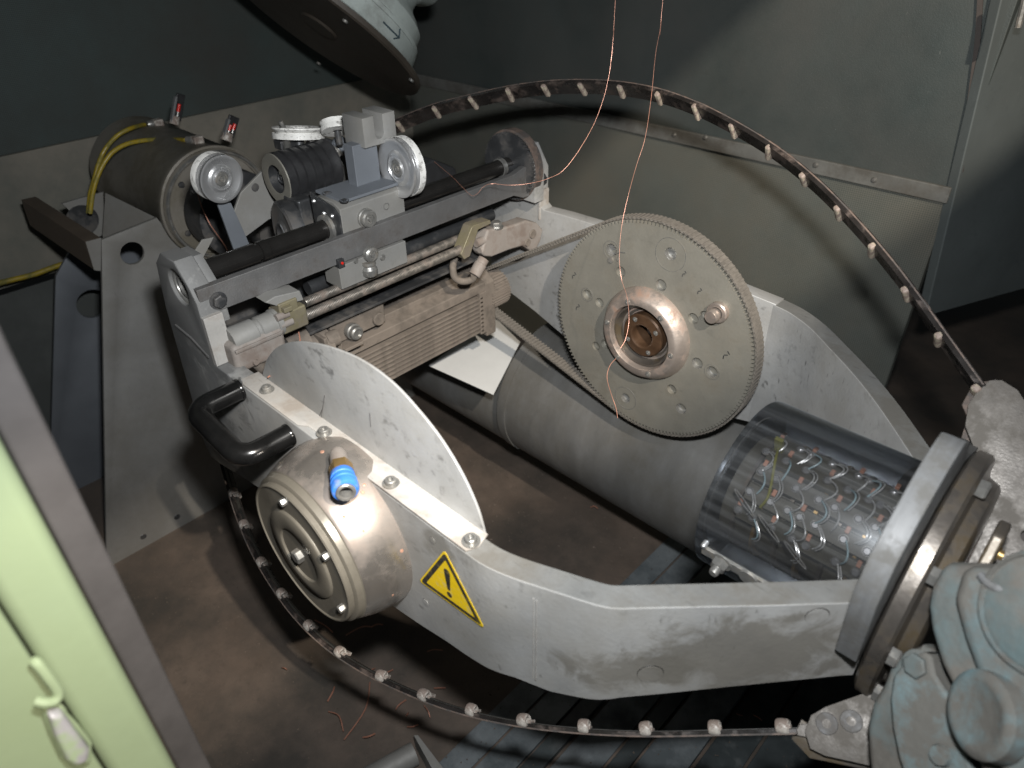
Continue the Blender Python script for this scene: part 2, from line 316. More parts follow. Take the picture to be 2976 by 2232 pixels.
class MB:
    def __init__(self): self.bm = bmesh.new()
    def verts(self, pts): return [self.bm.verts.new(p) for p in pts]
    def face(self, vs):
        try: return self.bm.faces.new(vs)
        except ValueError: return None
    def box(self, c, s, R=None):
        c = V(c); h = V(s) / 2
        pts = []
        for x in (-1, 1):
            for y in (-1, 1):
                for z in (-1, 1):
                    p = V((x * h.x, y * h.y, z * h.z))
                    pts.append(c + (R @ p if R is not None else p))
        v = self.verts(pts)
        for f in ((0, 1, 3, 2), (4, 6, 7, 5), (0, 4, 5, 1), (2, 3, 7, 6), (0, 2, 6, 4), (1, 5, 7, 3)):
            self.face([v[i] for i in f])
        return self
    def hexa(self, p):                     # 8 points: bottom loop then top loop
        v = self.verts(p)
        for f in ((3, 2, 1, 0), (4, 5, 6, 7), (0, 1, 5, 4), (1, 2, 6, 5), (2, 3, 7, 6), (3, 0, 4, 7)):
            self.face([v[i] for i in f])
        return self
    def prism(self, pts, h):               # 3-D outline extruded by vector h
        a = self.verts([V(p) for p in pts]); b = self.verts([V(p) + V(h) for p in pts])
        self.face(a[::-1]); self.face(b)
        n = len(a)
        for i in range(n): self.face([a[i], a[(i + 1) % n], b[(i + 1) % n], b[i]])
        return self
    def lathe(self, prof, o, ax, seg=48, ref=None, a0=0, a1=2 * PI):
        u, w, n = basis(ax, ref); o = V(o)
        full = abs(a1 - a0 - 2 * PI) < 1e-6
        k = seg if full else seg + 1
        rings = []
        for r, h in prof:
            if r < 1e-6: rings.append([self.bm.verts.new(o + n * h)])
            else: rings.append([self.bm.verts.new(o + n * h + u * (r * math.cos(a0 + (a1 - a0) * i / seg)) + w * (r * math.sin(a0 + (a1 - a0) * i / seg))) for i in range(k)])
        for A, B in zip(rings, rings[1:]):
            for i in range(seg):
                j = (i + 1) % k
                if len(A) == 1 and len(B) == 1: continue
                if len(A) == 1: self.face([A[0], B[i], B[j]])
                elif len(B) == 1: self.face([A[i], A[j], B[0]])
                else: self.face([A[i], A[j], B[j], B[i]])
        return self
    def cyl(self, p0, p1, r, r1=None, seg=24):
        p0 = V(p0); p1 = V(p1); L = (p1 - p0).length
        r1 = r if r1 is None else r1
        return self.lathe([(0, 0), (r, 0), (r1, L), (0, L)], p0, p1 - p0, seg)
    def tube(self, path, r, seg=10, cap=True):
        path = [V(p) for p in path]; n = len(path)
        t0 = (path[1] - path[0]).normalized(); u, w, _ = basis(t0)
        rings = []
        for i, p in enumerate(path):
            t = (path[min(i + 1, n - 1)] - path[max(i - 1, 0)]).normalized()
            u = (u - t * u.dot(t)).normalized(); w = t.cross(u)
            rr = r[i] if isinstance(r, (list, tuple)) else r
            rings.append([self.bm.verts.new(p + u * (rr * math.cos(2 * PI * k / seg)) + w * (rr * math.sin(2 * PI * k / seg))) for k in range(seg)])
        for A, B in zip(rings, rings[1:]):
            for k in range(seg): self.face([A[k], A[(k + 1) % seg], B[(k + 1) % seg], B[k]])
        if cap: self.face(rings[0][::-1]); self.face(rings[-1])
        return self
    def sweep(self, path, nrm, w, t):      # flat band: width w along nrm[i], thickness t across
        path = [V(p) for p in path]; n = len(path); rings = []
        for i, p in enumerate(path):
            tg = (path[min(i + 1, n - 1)] - path[max(i - 1, 0)]).normalized()
            a = V(nrm[i] if isinstance(nrm, list) else nrm).normalized(); b = tg.cross(a).normalized()
            rings.append(self.verts([p + a * w / 2 + b * t / 2, p - a * w / 2 + b * t / 2, p - a * w / 2 - b * t / 2, p + a * w / 2 - b * t / 2]))
        for A, B in zip(rings, rings[1:]):
            for k in range(4): self.face([A[k], A[(k + 1) % 4], B[(k + 1) % 4], B[k]])
        self.face(rings[0][::-1]); self.face(rings[-1])
        return self
    def hexhead(self, p, ax, r=0.009, h=0.008, washer=True):
        u, w, n = basis(ax); p = V(p)
        if washer: self.cyl(p, p + n * 0.0018, r * 1.3, seg=20); p = p + n * 0.0018
        ring = lambda rr, hh: [p + n * hh + u * (rr * math.cos(PI / 3 * i + .3)) + w * (rr * math.sin(PI / 3 * i + .3)) for i in range(6)]
        a = self.verts(ring(r, 0)); b = self.verts(ring(r, h * .82)); c = self.verts(ring(r * .84, h))
        self.face(a[::-1]); self.face(c)
        for i in range(6):
            j = (i + 1) % 6
            self.face([a[i], a[j], b[j], b[i]]); self.face([b[i], b[j], c[j], c[i]])
        return self
    def socket(self, p, ax, r=0.008, h=0.008):
        self.lathe([(0, 0), (r * 1.5, 0), (r * 1.5, .0015), (r, .0015), (r, h * .9), (r * .88, h), (r * .52, h), (r * .5, h * .45), (0, h * .45)], p, ax, 20)
        return self
    def plate(self, outline, holes, o, u, v, n, t, bev=0.0, res=1):
        cu = bpy.data.curves.new('tmp', 'CURVE'); cu.dimensions = '2D'; cu.fill_mode = 'BOTH'
        cu.extrude = max(t / 2 - bev, 1e-5); cu.bevel_depth = bev; cu.bevel_resolution = res
        def add(pts):
            s = cu.splines.new('POLY'); s.points.add(len(pts) - 1)
            for q, pt in zip(pts, s.points): pt.co = (q[0], q[1], 0, 1)
            s.use_cyclic_u = True
        add(outline)
        for h in holes:
            if len(h) == 3 and not hasattr(h[0], '__len__'):
                add([(h[0] + h[2] * math.cos(2 * PI * i / 28), h[1] + h[2] * math.sin(2 * PI * i / 28)) for i in range(28)])
            else: add(h)
        ob = bpy.data.objects.new('tmp', cu)
        me = bpy.data.meshes.new_from_object(ob)
        bpy.data.objects.remove(ob); bpy.data.curves.remove(cu)
        u = V(u).normalized(); v = V(v).normalized(); n = V(n).normalized()
        c = V(o) + n * t / 2
        T = Matrix(((u.x, v.x, n.x, c.x), (u.y, v.y, n.y, c.y), (u.z, v.z, n.z, c.z), (0, 0, 0, 1)))
        me.transform(T)
        self.bm.from_mesh(me); bpy.data.meshes.remove(me)
        return self

def smooth_path(pts, k=8):
    pts = [V(p) for p in pts]; out = []
    n = len(pts)
    for i in range(n - 1):
        p0 = pts[max(i - 1, 0)]; p1 = pts[i]; p2 = pts[i + 1]; p3 = pts[min(i + 2, n - 1)]
        for j in range(k):
            t = j / k
            out.append(0.5 * ((2 * p1) + (p2 - p0) * t + (2 * p0 - 5 * p1 + 4 * p2 - p3) * t * t + (3 * p1 - p0 - 3 * p2 + p3) * t ** 3))
    out.append(pts[-1])
    return out

def obj(name, mb, m, parent=None, bevel=0.0, angle=35, smooth=True, label=None, segs=2):
    bm = mb.bm
    bmesh.ops.remove_doubles(bm, verts=bm.verts, dist=1e-6)
    bmesh.ops.recalc_face_normals(bm, faces=bm.faces)
    me = bpy.data.meshes.new(name)
    if smooth:
        ca = math.radians(angle)
        for f in bm.faces: f.smooth = True
        if bevel == 0:
            for e in bm.edges:
                if len(e.link_faces) == 2 and e.calc_face_angle(0) > ca: e.smooth = False
    bm.to_mesh(me); bm.free()
    me.materials.append(M[m] if isinstance(m, str) else m)
    o = bpy.data.objects.new(name, me)
    COL.objects.link(o)
    if parent is not None:
        o.parent = parent
        o.matrix_parent_inverse = parent.matrix_basis.inverted() if parent.type == 'EMPTY' else Matrix.Identity(4)
    if bevel > 0:
        b = o.modifiers.new('edge', 'BEVEL'); b.width = bevel; b.segments = segs; b.limit_method = 'ANGLE'
        b.angle_limit = math.radians(angle); b.harden_normals = True
    if label: o['label'] = label
    return o

def thing(name, label, cat, loc=(0, 0, 0), group=None):
    o = bpy.data.objects.new(name, None); COL.objects.link(o)
    o.empty_display_size = 0.05
    o.location = loc
    o['label'] = label; o['category'] = cat
    if group: o['group'] = group
    return o

def tag(o, label, cat, group=None):
    o['label'] = label; o['category'] = cat
    if group: o['group'] = group
    return o

def struct(o): o['kind'] = 'structure'; return o
def stuff(o): o['kind'] = 'stuff'; return o
X = V((1, 0, 0)); Y = V((0, 1, 0)); Z = V((0, 0, 1))
AXY, AXZ = 0.435, -0.08                     # the machine's twisting axis
FL = -1.05                                   # floor level

# ================================================================== SETTING
WX, WY, ZT = -2.0, 1.7, 0.045               # far left wall, far rear wall, height of the trim line
zb_l = P(0, 840, 'x', WX).z; zb_r = P(2690, 920, 'y', WY).z
xr = P(2762, 565, 'y', WY).x                 # corner between rear wall and angled door panel

fb = MB(); fb.box((-0.6, 0.6, FL - 0.02), (7.5, 6.5, 0.04)); floor = struct(obj('floor', fb, 'floor', smooth=False))
# steel strips across the floor, each a few millimetres proud of the one beneath
def strip(x0, x1, m, h, y0=-1.2, y1=1.62):
    b = MB(); b.box(((x0 + x1) / 2, (y0 + y1) / 2, FL + h / 2 + 0.001), (x1 - x0, y1 - y0, h))
    return obj('floor_strip', b, m, floor, bevel=0.002)
xs = [P(u, 2180, 'z', FL).x for u in (1310, 1430, 1560, 1640, 1800, 1880, 2050, 2200, 2420)]
for i, (a, b_) in enumerate(zip(xs, xs[1:])):
    strip(a + 0.004, b_ - 0.004, ('floor2', 'floor2', 'floor3', 'floor2', 'floor3', 'floor2', 'floor3', 'floor3')[i], 0.006 + 0.006 * (i % 3))

gr = random.Random(11); b = MB()
for k in range(5200):
    x = gr.uniform(-1.35, .9); y = gr.uniform(-.9, 1.5); s = gr.uniform(.0008, .0028) * (1.8 if gr.random() < .04 else 1)
    z = FL + (.021 if x > xs[0] else .0005)
    vs = b.verts([V((x + s * gr.uniform(.6, 1.4) * math.cos(a), y + s * gr.uniform(.6, 1.4) * math.sin(a), z)) for a in (0, 2.1, 4.2)] + [V((x, y, z + s * .8))])
    b.face([vs[0], vs[1], vs[3]]); b.face([vs[1], vs[2], vs[3]]); b.face([vs[2], vs[0], vs[3]])
gt = stuff(obj('floor_grit', b, 'grit', smooth=False)); tag(gt, 'fine grit and metal dust scattered over the oily floor', 'grit')
def wallbox(name, c, s, m, parent=None, R=None, bevel=0.003):
    b = MB(); b.box(c, s, R); return obj(name, b, m, parent, bevel=bevel)
tz0 = P(2357, 501, 'y', WY).z; tz1 = P(2298, 444, 'y', WY).z
# rear wall: upper smooth panel, trim strip, lower perforated sheet
rw = struct(wallbox('rear_wall', ((-2.0 + xr) / 2, WY + 0.033, ZT + 0.90), (xr + 2.0, 0.05, 2.1), 'wall'))
tr = wallbox('trim_strip', ((-2.0 + xr) / 2, WY - 0.004, (tz0 + tz1) / 2), (xr + 2.0, 0.012, abs(tz1 - tz0)), 'trim', rw)
lw = wallbox('perforated_sheet', ((-2.0 + xr) / 2, WY + 0.02, (tz0 + FL) / 2), (xr + 2.0, 0.03, tz0 - FL), 'wall_perf', rw)
for u, v in ((2540, 523), (2050, 400), (2800 - 430, 480), (1960, 392)):
    p = P(u, v, 'y', WY - 0.01); b = MB(); b.lathe([(0, -.006), (.005, -.005), (.008, -.001), (.0085, 0), (0, 0)], p, Y, 16); obj('trim_screw', b, 'steel', rw)
b = MB(); pth = [P(u, v, 'y', WY - 0.001) for u, v in ((2850, -20), (2841, 120), (2824, 260), (2806, 400), (2792, 500))]
b.sweep(smooth_path(pth), Y, .004, .012); obj('sealant_bead', b, 'sealant', rw)
p = P(2865, 173, 'y', WY - .001); b = MB(); b.lathe([(0, -.006), (.005, -.005), (.008, -.001), (.0085, 0), (0, 0)], p, Y, 16); obj('trim_screw', b, 'steel', rw)
# left wall
lw0 = struct(wallbox('left_wall', (WX - 0.03, 0.0, ZT + 0.999), (0.05, 3.5, 2.0), 'wall_left'))
wallbox('lower_panel', (WX - 0.008, 0.0, (ZT + zb_l) / 2), (0.03, 3.5, ZT - zb_l), 'wall_low', lw0)
# angled door panel at the right
q0 = P(2690, 920, 'y', WY); q1 = P(2976, 840, 'z', q0.z)
dirx = (q1 - q0); dirx.z = 0; L_ = dirx.length; dirx.normalize()
top = P(2920, 0, 'y', WY)
nrm = Z.cross(dirx)
e0 = q0; e1 = q0 + dirx * 1.6; tdir = (P(2925, -60, 'y', WY - .02) - q0)
bb = MB(); off = V((nrm.x, nrm.y, 0)) * -1
bb.prism([q0 - Z * .0, q0 + dirx * 1.6, q0 + dirx * 1.6 + tdir * 1.25, q0 + tdir * 1.25], off * -0.03)
dp = struct(obj('door_panel', bb, 'rwall', bevel=0.004))
b = MB(); b.tube([P(2958, 80, 'y', 1.55), P(2976, 10, 'y', 1.55), P(2990, -60, 'y', 1.55)], .007, 8); obj('door_rod', b, 'steel', dp)
# shallow pit lining under the wall bottoms
pb = MB()
def quad(mb, a, b_, c, d): mb.face(mb.verts([a, b_, c, d]))
quad(pb, V((WX - .02, -2.6, zb_l - .03)), V((WX - .02, WY + .05, zb_l - .03)), V((WX + .12, WY + .05, FL)), V((WX + .12, -2.6, FL)))
pl = struct(obj('pit_lining', pb, 'pit', smooth=False))
so = pl.modifiers.new('t', 'SOLIDIFY'); so.thickness = 0.01

# two unseen sheets added to block the lamp and shape its lit band
def blocker_line(n, c):            # where a light-edge plane crosses the blocker height
    zr = 1.32
    d = V((n[1], -n[0], 0)).normalized()
    k = n[0] * c[0] + n[1] * c[1] + n[2] * (c[2] - zr)
    p = V((n[0], n[1], 0)) * (k / (n[0] ** 2 + n[1] ** 2)); p.z = zr
    return p, d
P2 = (V((-0.802, -0.019, 0.597)), V((1.186, -1.111, 1.197)))
P1 = (V((0.676, 0.182, -0.714)), V((1.186, -1.111, 1.197)))
for nm, (n, c), sgn in (('light_blocker_left', P1, 1), ('light_blocker_right', P2, 1)):
    p, d = blocker_line(n, c)
    out = V((n.x, n.y, 0)).normalized() * sgn     # dark side of the light edge
    if nm == 'light_blocker_left': out = -V((n.x, n.y, 0)).normalized()
    else: out = -V((n.x, n.y, 0)).normalized()
    a = p + d * 2.6; b_ = p - d * 2.6
    mbx = MB(); mbx.prism([a, b_, b_ + out * 1.9, a + out * 1.9], Z * 0.004)
    struct(obj(nm, mbx, 'wall', smooth=False))

# pipe lying in the far pit and the round duct below the far plate
t = MB(); t.tube([V((-0.1, 1.40, -.74)), V((0.9, 1.40, -.74))], .045, 20); 
tag(obj('steel_pipe', t, 'duct'), 'thin grey pipe lying behind the big aluminium flange at the right', 'pipe')
du = thing('round_duct', 'large stained sheet metal drum lying below the toothed wheel and the clear cover', 'duct', (0.0, 1.008, -.608))
xl = P(1452, 1120, 'y', .8).x
b = MB(); b.lathe([(0, 0), (.205, 0), (.22, .008), (.22, 2.0), (0, 2.0)], (xl, 1.008, -.608), X, 64); obj('drum', b, 'duct', du)
b = MB(); b.lathe([(.22, 0), (.2235, .0), (.2235, .03), (.22, .03)], (xl + .0, 1.008, -.608), X, 64); obj('seam_band', b, 'duct', du)
b = MB(); b.lathe([(0, 0), (.14, 0), (.14, 1.3), (0, 1.3)], (xl - 1.3, .948, -.661), X, 48); obj('inlet_pipe', b, 'duct', du)

# ================================================================== CRADLE
cr = thing('machine_cradle', 'worn grey aluminium cradle with two long side plates bending in towards the round flange', 'machine frame', (0, AXY, -.3))
YF = -0.018; TH = 0.036
# front side plate, straight part
out_f = [(-.487, -.002), (-.487, .125), (-.50, .150), (-.535, .188), (-.585, .188), (-.617, .160), (-.640, .06), (-.672, -.290), (-.66, -.318), (-.615, -.312),
         (-.50, -.285), (-.385, -.262), (-.30, -.262), (-.15, -.285), (-.10, -.285), (-.10, 0.0)]
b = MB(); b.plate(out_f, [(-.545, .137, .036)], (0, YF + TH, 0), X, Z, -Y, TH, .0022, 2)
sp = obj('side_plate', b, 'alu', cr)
# bent part: a wall that follows a curved path
def bent_wall(path, zb, zt, th, name, m):
    """path: outer face points (x, y); zb/zt per point; inner face offset by th to the left of travel"""
    b = MB(); n = len(path); rings = []
    for i in range(n):
        p = V((path[i][0], path[i][1], 0)); a = V((*path[max(i - 1, 0)], 0)); c = V((*path[min(i + 1, n - 1)], 0))
        t = (c - a).normalized(); nr = V((-t.y, t.x, 0)) * th
        rings.append(b.verts([p + Z * zb[i], p + Z * zt[i], p + nr + Z * zt[i], p + nr + Z * zb[i]]))
    for A, B in zip(rings, rings[1:]):
        for k in range(4): b.face([A[k], A[(k + 1) % 4], B[(k + 1) % 4], B[k]])
    b.face(rings[0][::-1]); b.face(rings[-1])
    o = obj(name, b, m, cr, bevel=.0022)
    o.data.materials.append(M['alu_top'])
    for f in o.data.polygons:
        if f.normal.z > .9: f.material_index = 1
    return o
opath = [(-.10, YF), (0, YF), (.10, YF), (.17, YF), (.21, -.016), (.25, -.006), (.30, .012), (.35, .031), (.372, .044), (.395, .066), (.43, .100), (.52, .188), (.575, .243), (.603, .272)]
sm = smooth_path([V((a, b_, 0)) for a, b_ in opath], 5)
bot_px = [(1500, 1972), (1600, 2012), (1700, 2032), (1800, 2030), (1950, 2016), (2100, 2000), (2280, 1982), (2440, 1966)]
# bottom height as a function of x from the pixels, intersected with the path surface
zb_tab = []
for u, v in bot_px:
    best = None
    for a, c in zip(sm, sm[1:]):
        t = (c - a).normalized(); nr = V((-t.y, t.x, 0))
        h = PN(u, v, a, nr); s = (h - a).dot(t)
        if -1e-4 <= s <= (c - a).length + 1e-4: best = h; break
    if best is not None: zb_tab.append((best.x, best.z))
def interp(tab, x):
    tab = sorted(tab)
    if x <= tab[0][0]: return tab[0][1]
    for (a, fa), (c, fc) in zip(tab, tab[1:]):
        if x <= c: return fa + (fc - fa) * (x - a) / max(c - a, 1e-9)
    return tab[-1][1]
zb_tab += [(-.10, -.285), (-.05, -.284), (.05, -.262), (.12, -.243), (.16, -.235)]
xs_ = [(q.x, q.y) for q in sm]
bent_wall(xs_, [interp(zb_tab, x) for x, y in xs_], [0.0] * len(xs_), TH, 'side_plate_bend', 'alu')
# plugged round holes and press marks in the plate
def on_front(u, v):
    best = None
    for a, c in zip([V((-.7, YF, 0))] + sm, [sm[0]] + sm[1:]):
        t = (c - a).normalized(); nr = V((-t.y, t.x, 0))
        if (c - a).length < 1e-5: continue
        h = PN(u, v, a, nr); s = (h - a).dot(t)
        if -1e-3 <= s <= (c - a).length + 1e-3: return h, nr
    return P(u, v, 'y', YF), V((0, 1, 0))
for (u, v, r) in ((1890, 1957, .0175), (2375, 1790, .0150), (1258, 1570, .006), (1238, 1750, .007), (700, 1105, .006)):
    h, nr = on_front(u, v)
    b = MB(); b.lathe([(0, -.0004), (r, -.0004), (r * 1.01, 0)], h, nr, 32); obj('hole_gap', b, 'rubber', sp, smooth=False)
    b = MB(); b.lathe([(0, -.0008), (r * .965, -.0008), (r * .97, 0)], h - Z * (r * .07), nr, 32); obj('hole_plug', b, 'alu', sp, smooth=False)
# weld seam below the bearing head
b = MB(); b.tube([P(512, 945, 'y', YF), P(560, 985, 'y', YF), P(608, 1038, 'y', YF)], .003, 8); obj('weld_seam', b, 'alu_bar', sp)
b = MB()
for xx in (.276, .281): b.box((xx, on_front(1558, 1850)[0].y - .0015, -.11), (.0015, .001, .17))
obj('scribed_line', b, 'alu_dusty', sp)

# rear side plate (mirror, seen from inside)
YR = 0.87
out_r = [(-.487, .14), (-.487, .05), (-.47, .038), (-.40, .042), (-.30, .044), (-.22, .040), (-.1, .022), (.02, .008), (.16, 0), (.16, -.30), (0, -.335), (-.2, -.335), (-.376, -.298), (-.50, -.255), (-.66, -.21),
         (-.66, .05), (-.62, .17), (-.585, .19), (-.52, .19)]
b = MB(); b.plate(out_r, [], (0, YR + TH, 0), X, Z, -Y, TH, .0022, 2); sp2 = obj('side_plate', b, 'alu', cr)
rp_ = [(.16, .888 + .018), (.21, .894), (.27, .862), (.33, .815), (.40, .757), (.47, .690), (.545, .608), (.60, .545)]
smr = smooth_path([V((a, b_, 0)) for a, b_ in rp_], 5); smr = smr[::-1]
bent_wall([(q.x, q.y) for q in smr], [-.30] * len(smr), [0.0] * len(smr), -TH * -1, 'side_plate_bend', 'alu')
for (u, v, w_) in ((2460, 1185, .010), (2556, 1250, .016)):
    pc = P(u, v, 'x', .40) ; b = MB()
b = MB(); wp = P(2554, 1262, 'x', .44)
b.tube([P(2565, 1215, 'x', .44), P(2552, 1250, 'x', .44), P(2540, 1300, 'x', .44)], [.006, .009, .005], 10); obj('weld_seam', b, 'alu', sp2)

# bearing ring in the front head and the far one
for yy, s in ((YF, -1),):
    b = MB(); b.lathe([(.036, 0.0), (.034, .004), (.030, .006), (.028, .012), (.0225, .012), (.0215, .006), (.0165, .006), (.016, .02), (0, .02)], (-.545, YF + .002, .137), Y, 40)
    obj('bearing', b, 'steel', cr)
# inner thick head blocks that carry crossbar and shaft
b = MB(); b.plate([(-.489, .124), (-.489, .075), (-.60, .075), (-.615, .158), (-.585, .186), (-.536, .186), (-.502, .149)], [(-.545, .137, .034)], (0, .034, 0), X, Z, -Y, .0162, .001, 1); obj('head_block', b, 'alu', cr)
b = MB(); b.plate([(-.47, .157), (-.47, .07), (-.60, .07), (-.612, .15), (-.583, .18), (-.50, .182)], [], (0, YR, 0), X, Z, -Y, .035, .002, 1); obj('head_block', b, 'alu', cr)
# crossbar: flat bar between the heads with stepped far end
XB = -.485
b = MB()
t0 = P(567, 845, 'x', XB); t1 = P(583, 913, 'x', XB); t2 = P(1517, 498, 'x', XB); t3 = P(1517, 551, 'x', XB)
ya = -.012; yb = .80
zt = .149; zb0 = .098
bar = [(ya, .149), (ya, .098), (.78, .098), (.815, .083), (.905, .083), (.905, .135), (.865, .152), (.815, .158), (.78, .149)]
b.prism([V((XB, y, z)) for y, z in bar], V((-.016, 0, 0))); cb = obj('crossbar', b, 'alu_bar', cr, bevel=.0015)
for (y, z) in ((.020, .118), (.88, .112)):
    b = MB(); b.hexhead((XB, y, z), X, .0125, .009); obj('bolt', b, 'steel_dark', cb)
# end pads (posts) of plate edge seen as light strips
b = MB(); b.box((XB + .004, .000, .05), (.012, .036, .098)); obj('post_face', b, 'alu_dusty', cr, bevel=.001)
b = MB(); b.box((XB + .004, .884, .05), (.006, .034, .075)); obj('post_face', b, 'alu_dusty', cr, bevel=.001)

# guide shaft (own thing: slides out of the bearings)
gs = thing('guide_shaft', 'long dark polished round shaft running behind the crossbar', 'shaft', (-.545, .1, .137))
b = MB(); b.lathe([(0, 0), (.0195, 0), (.0195, .10), (.0165, .101), (.0165, .108), (.0195, .109), (.0195, .125), (.0185, .126), (.0185, .80), (.016, .801), (.016, .83), (0, .83)], (-.545, .035, .150), Y, 40)
obj('shaft', b, 'chrome', gs)
b = MB(); b.lathe([(.0195, 0), (.022, .001), (.022, .012), (.0195, .013)], (-.545, .79, .150), Y, 32); obj('retaining_collar', b, 'steel', gs)
b = MB(); b.box((-.60, .43, .085), (.03, .78, .028)); obj('lower_rail', b, 'blackmat', gs, bevel=.002)

# ================================================================== GUARD PLATE on the front side plate
gp = thing('guard_plate', 'pale grey rounded guard plate bolted along the top edge of the near side plate', 'guard', (-.1, .02, 0))
arc = [(-.385, .002), (-.372, .022), (-.345, .058), (-.30, .098), (-.24, .132), (-.17, .157), (-.10, .172), (-.045, .176), (.01, .168), (.06, .146), (.10, .120), (.135, .083), (.160, .04), (.172, -.002)]
arc = [(q.x, q.y) for q in smooth_path([V((a, c, 0)) for a, c in arc], 4)]
b = MB(); b.plate(arc + [(.172, -.004), (-.385, -.004)], [], (0, .0245, 0), X, Z, -Y, .004, .0008, 1); obj('guard_sheet', b, 'alu', gp)
b = MB(); b.plate([(-.40, .0215), (-.40, -.016), (-.215, -.016), (-.20, -.006), (-.06, -.006), (-.045, -.017), (.175, -.017), (.182, .0), (.176, .0215)], [], (0, 0, .0008), X, Y, Z, .004, .0008, 1); obj('mounting_flange', b, 'alu_dusty', gp)
for u, v in ((776, 1134), (942, 1258), (1136, 1405), (1369, 1573)):
    p = P(u, v, 'z', .005); b = MB(); b.socket(p, Z, .0085, .0085); obj('cap_screw', b, 'steel', gp)

for pp in (((944, 1148), (940, 1175), (934, 1210), (930, 1242)), ((936, 1190), (926, 1215), (922, 1238)), ((1075, 1200), (1078, 1240))):
    b = MB(); b.tube([P(u, v, 'y', .0202) for u, v in pp], .0007, 5); obj('scratch_mark', b, 'alu_bar', gp)

# ================================================================== HANDLE
hd = thing('pull_handle', 'glossy black plastic pull handle on the near side plate', 'handle', (-.36, YF, -.06))
def hp(u, v, y): return P(u, v, 'y', y)
ha = hp(693, 1128, YF); hb = hp(862, 1262, YF); dy = V((0, -.062, 0))
a0 = V((-.462, YF, -.045)); a1 = V((-.278, YF, -.058))
ha = hp(698, 1130, YF - .004); hb = hp(842, 1262, YF - .004)
def handle_path(a, b_, h, r):
    a = V(a); b_ = V(b_); o = V((0, -h, 0)); d = (b_ - a).normalized()
    pts = [a, a + o * .62]
    for k in range(1, 6):
        an = PI / 2 * k / 6
        pts.append(a + o * (1 - r / h) + V((0, -1, 0)) * (r * math.sin(an)) + d * (r * (1 - math.cos(an))))
    q = []
    for k in range(1, 6):
        an = PI / 2 * k / 6
        q.append(b_ + o * (1 - r / h) + V((0, -1, 0)) * (r * math.sin(an)) - d * (r * (1 - math.cos(an))))
    pts += [a + o + d * r, b_ + o - d * r] + q[::-1] + [b_ + o * .62, b_]
    return pts
b = MB(); b.tube(handle_path(ha, hb, .086, .028), .0185, 24); obj('grip', b, 'black', hd)
for q in (ha, hb):
    b = MB(); b.lathe([(.0195, 0), (.0195, -.004), (.0185, -.006)], q, Y, 24); obj('grip_foot', b, 'black', hd)

# ================================================================== PNEUMATIC CYLINDER
pc = thing('pneumatic_cylinder', 'round brushed metal clamping cylinder bulging from the near side plate', 'air cylinder', (-.097, YF, -.125))
CX_, CZ_ = -.097, -.128
b = MB(); b.lathe([(.02, .03), (.139, .030), (.146, .012), (.1482, -.004), (.1475, -.025), (.142, -.050), (.1345, -.070), (.1325, -.0745), (.1315, -.0755)], (CX_, YF, CZ_), Y, 96); obj('cylinder_body', b, 'nickel', pc)
b = MB(); b.lathe([(.1322, -.0752), (.1305, -.0765), (.1285, -.0865), (.1255, -.0885), (.1222, -.0892), (.1222, -.0965), (.1205, -.0985), (.1185, -.0985), (.117, -.0965), (.0795, -.0962), (.0785, -.0990), (.0765, -.1005), (.050, -.1025), (.048, -.1015), (.0465, -.0985), (.020, -.0980), (0, -.0980)], (CX_, YF, CZ_), Y, 96); cap = obj('end_cap', b, 'nickel_dark', pc)
for an in (94, 36, -22):
    an = math.radians(an)
    p = V((CX_ + .107 * math.cos(an), YF - .0965, CZ_ + .107 * math.sin(an)))
    b = MB(); b.hexhead(p, -Y, .0062, .009, False); obj('cap_bolt', b, 'steel', cap)
b = MB(); b.hexhead((CX_, YF - .098, CZ_), -Y, .0115, .011, False); obj('centre_bolt', b, 'steel', cap)
rr9 = random.Random(5)
for k in range(7):      # flakes of copper dust stuck to the barrel
    a9 = rr9.uniform(-.3, 1.8); y9 = rr9.uniform(-.06, -.005); r9 = .1479 - max(0, (-y9 - .02)) * .22
    q = V((CX_ + r9 * math.cos(a9), YF + y9, CZ_ + r9 * math.sin(a9))); n9 = V((math.cos(a9), 0, math.sin(a9)))
    b = MB(); b.lathe([(0, .0007), (rr9.uniform(.0015, .0032), .0005), (.0035, -.0006)], q, n9, 7); obj('copper_flake', b, 'copper_fleck', pc)
# aluminium fitting and air coupling
p = hp(893, 1342, YF - .02)
b = MB(); b.box((-.215, YF - .028, -.083), (.024, .03, .018)); obj('port_block', b, 'alu_clean', pc, bevel=.002)
ac = thing('air_coupling', 'blue ribbed quick coupling with brass end on top of the metal cylinder', 'air coupling', (-.07, -.06, .03))
c0 = P(984, 1330, 'y', -.040); c1 = P(1006, 1434, 'y', -.079)
ax = (c1 - c0).normalized(); Lc = (c1 - c0).length
rc = .0215
def seg(name, prof, m): bb_ = MB(); bb_.lathe([(r * .84, h * Lc) for r, h in prof], c0, ax, 32); return obj(name, bb_, m, ac)
seg('elbow', [(0, -.18), (.012, -.16), (.0155, -.05), (.0155, .26), (.0135, .27), (0, .27)], 'box')
bb_ = MB(); hx = []
u_, w_, n_ = basis(ax)
for hh in (.24, .50): hx.append(bb_.verts([c0 + n_ * (hh * Lc) + u_ * (0.0172 * math.cos(PI / 3 * i)) + w_ * (0.0172 * math.sin(PI / 3 * i)) for i in range(6)]))
bb_.face(hx[0][::-1]); bb_.face(hx[1])
for i in range(6): bb_.face([hx[0][i], hx[0][(i + 1) % 6], hx[1][(i + 1) % 6], hx[1][i]])
obj('brass_nut', bb_, 'brass', ac, bevel=.001)
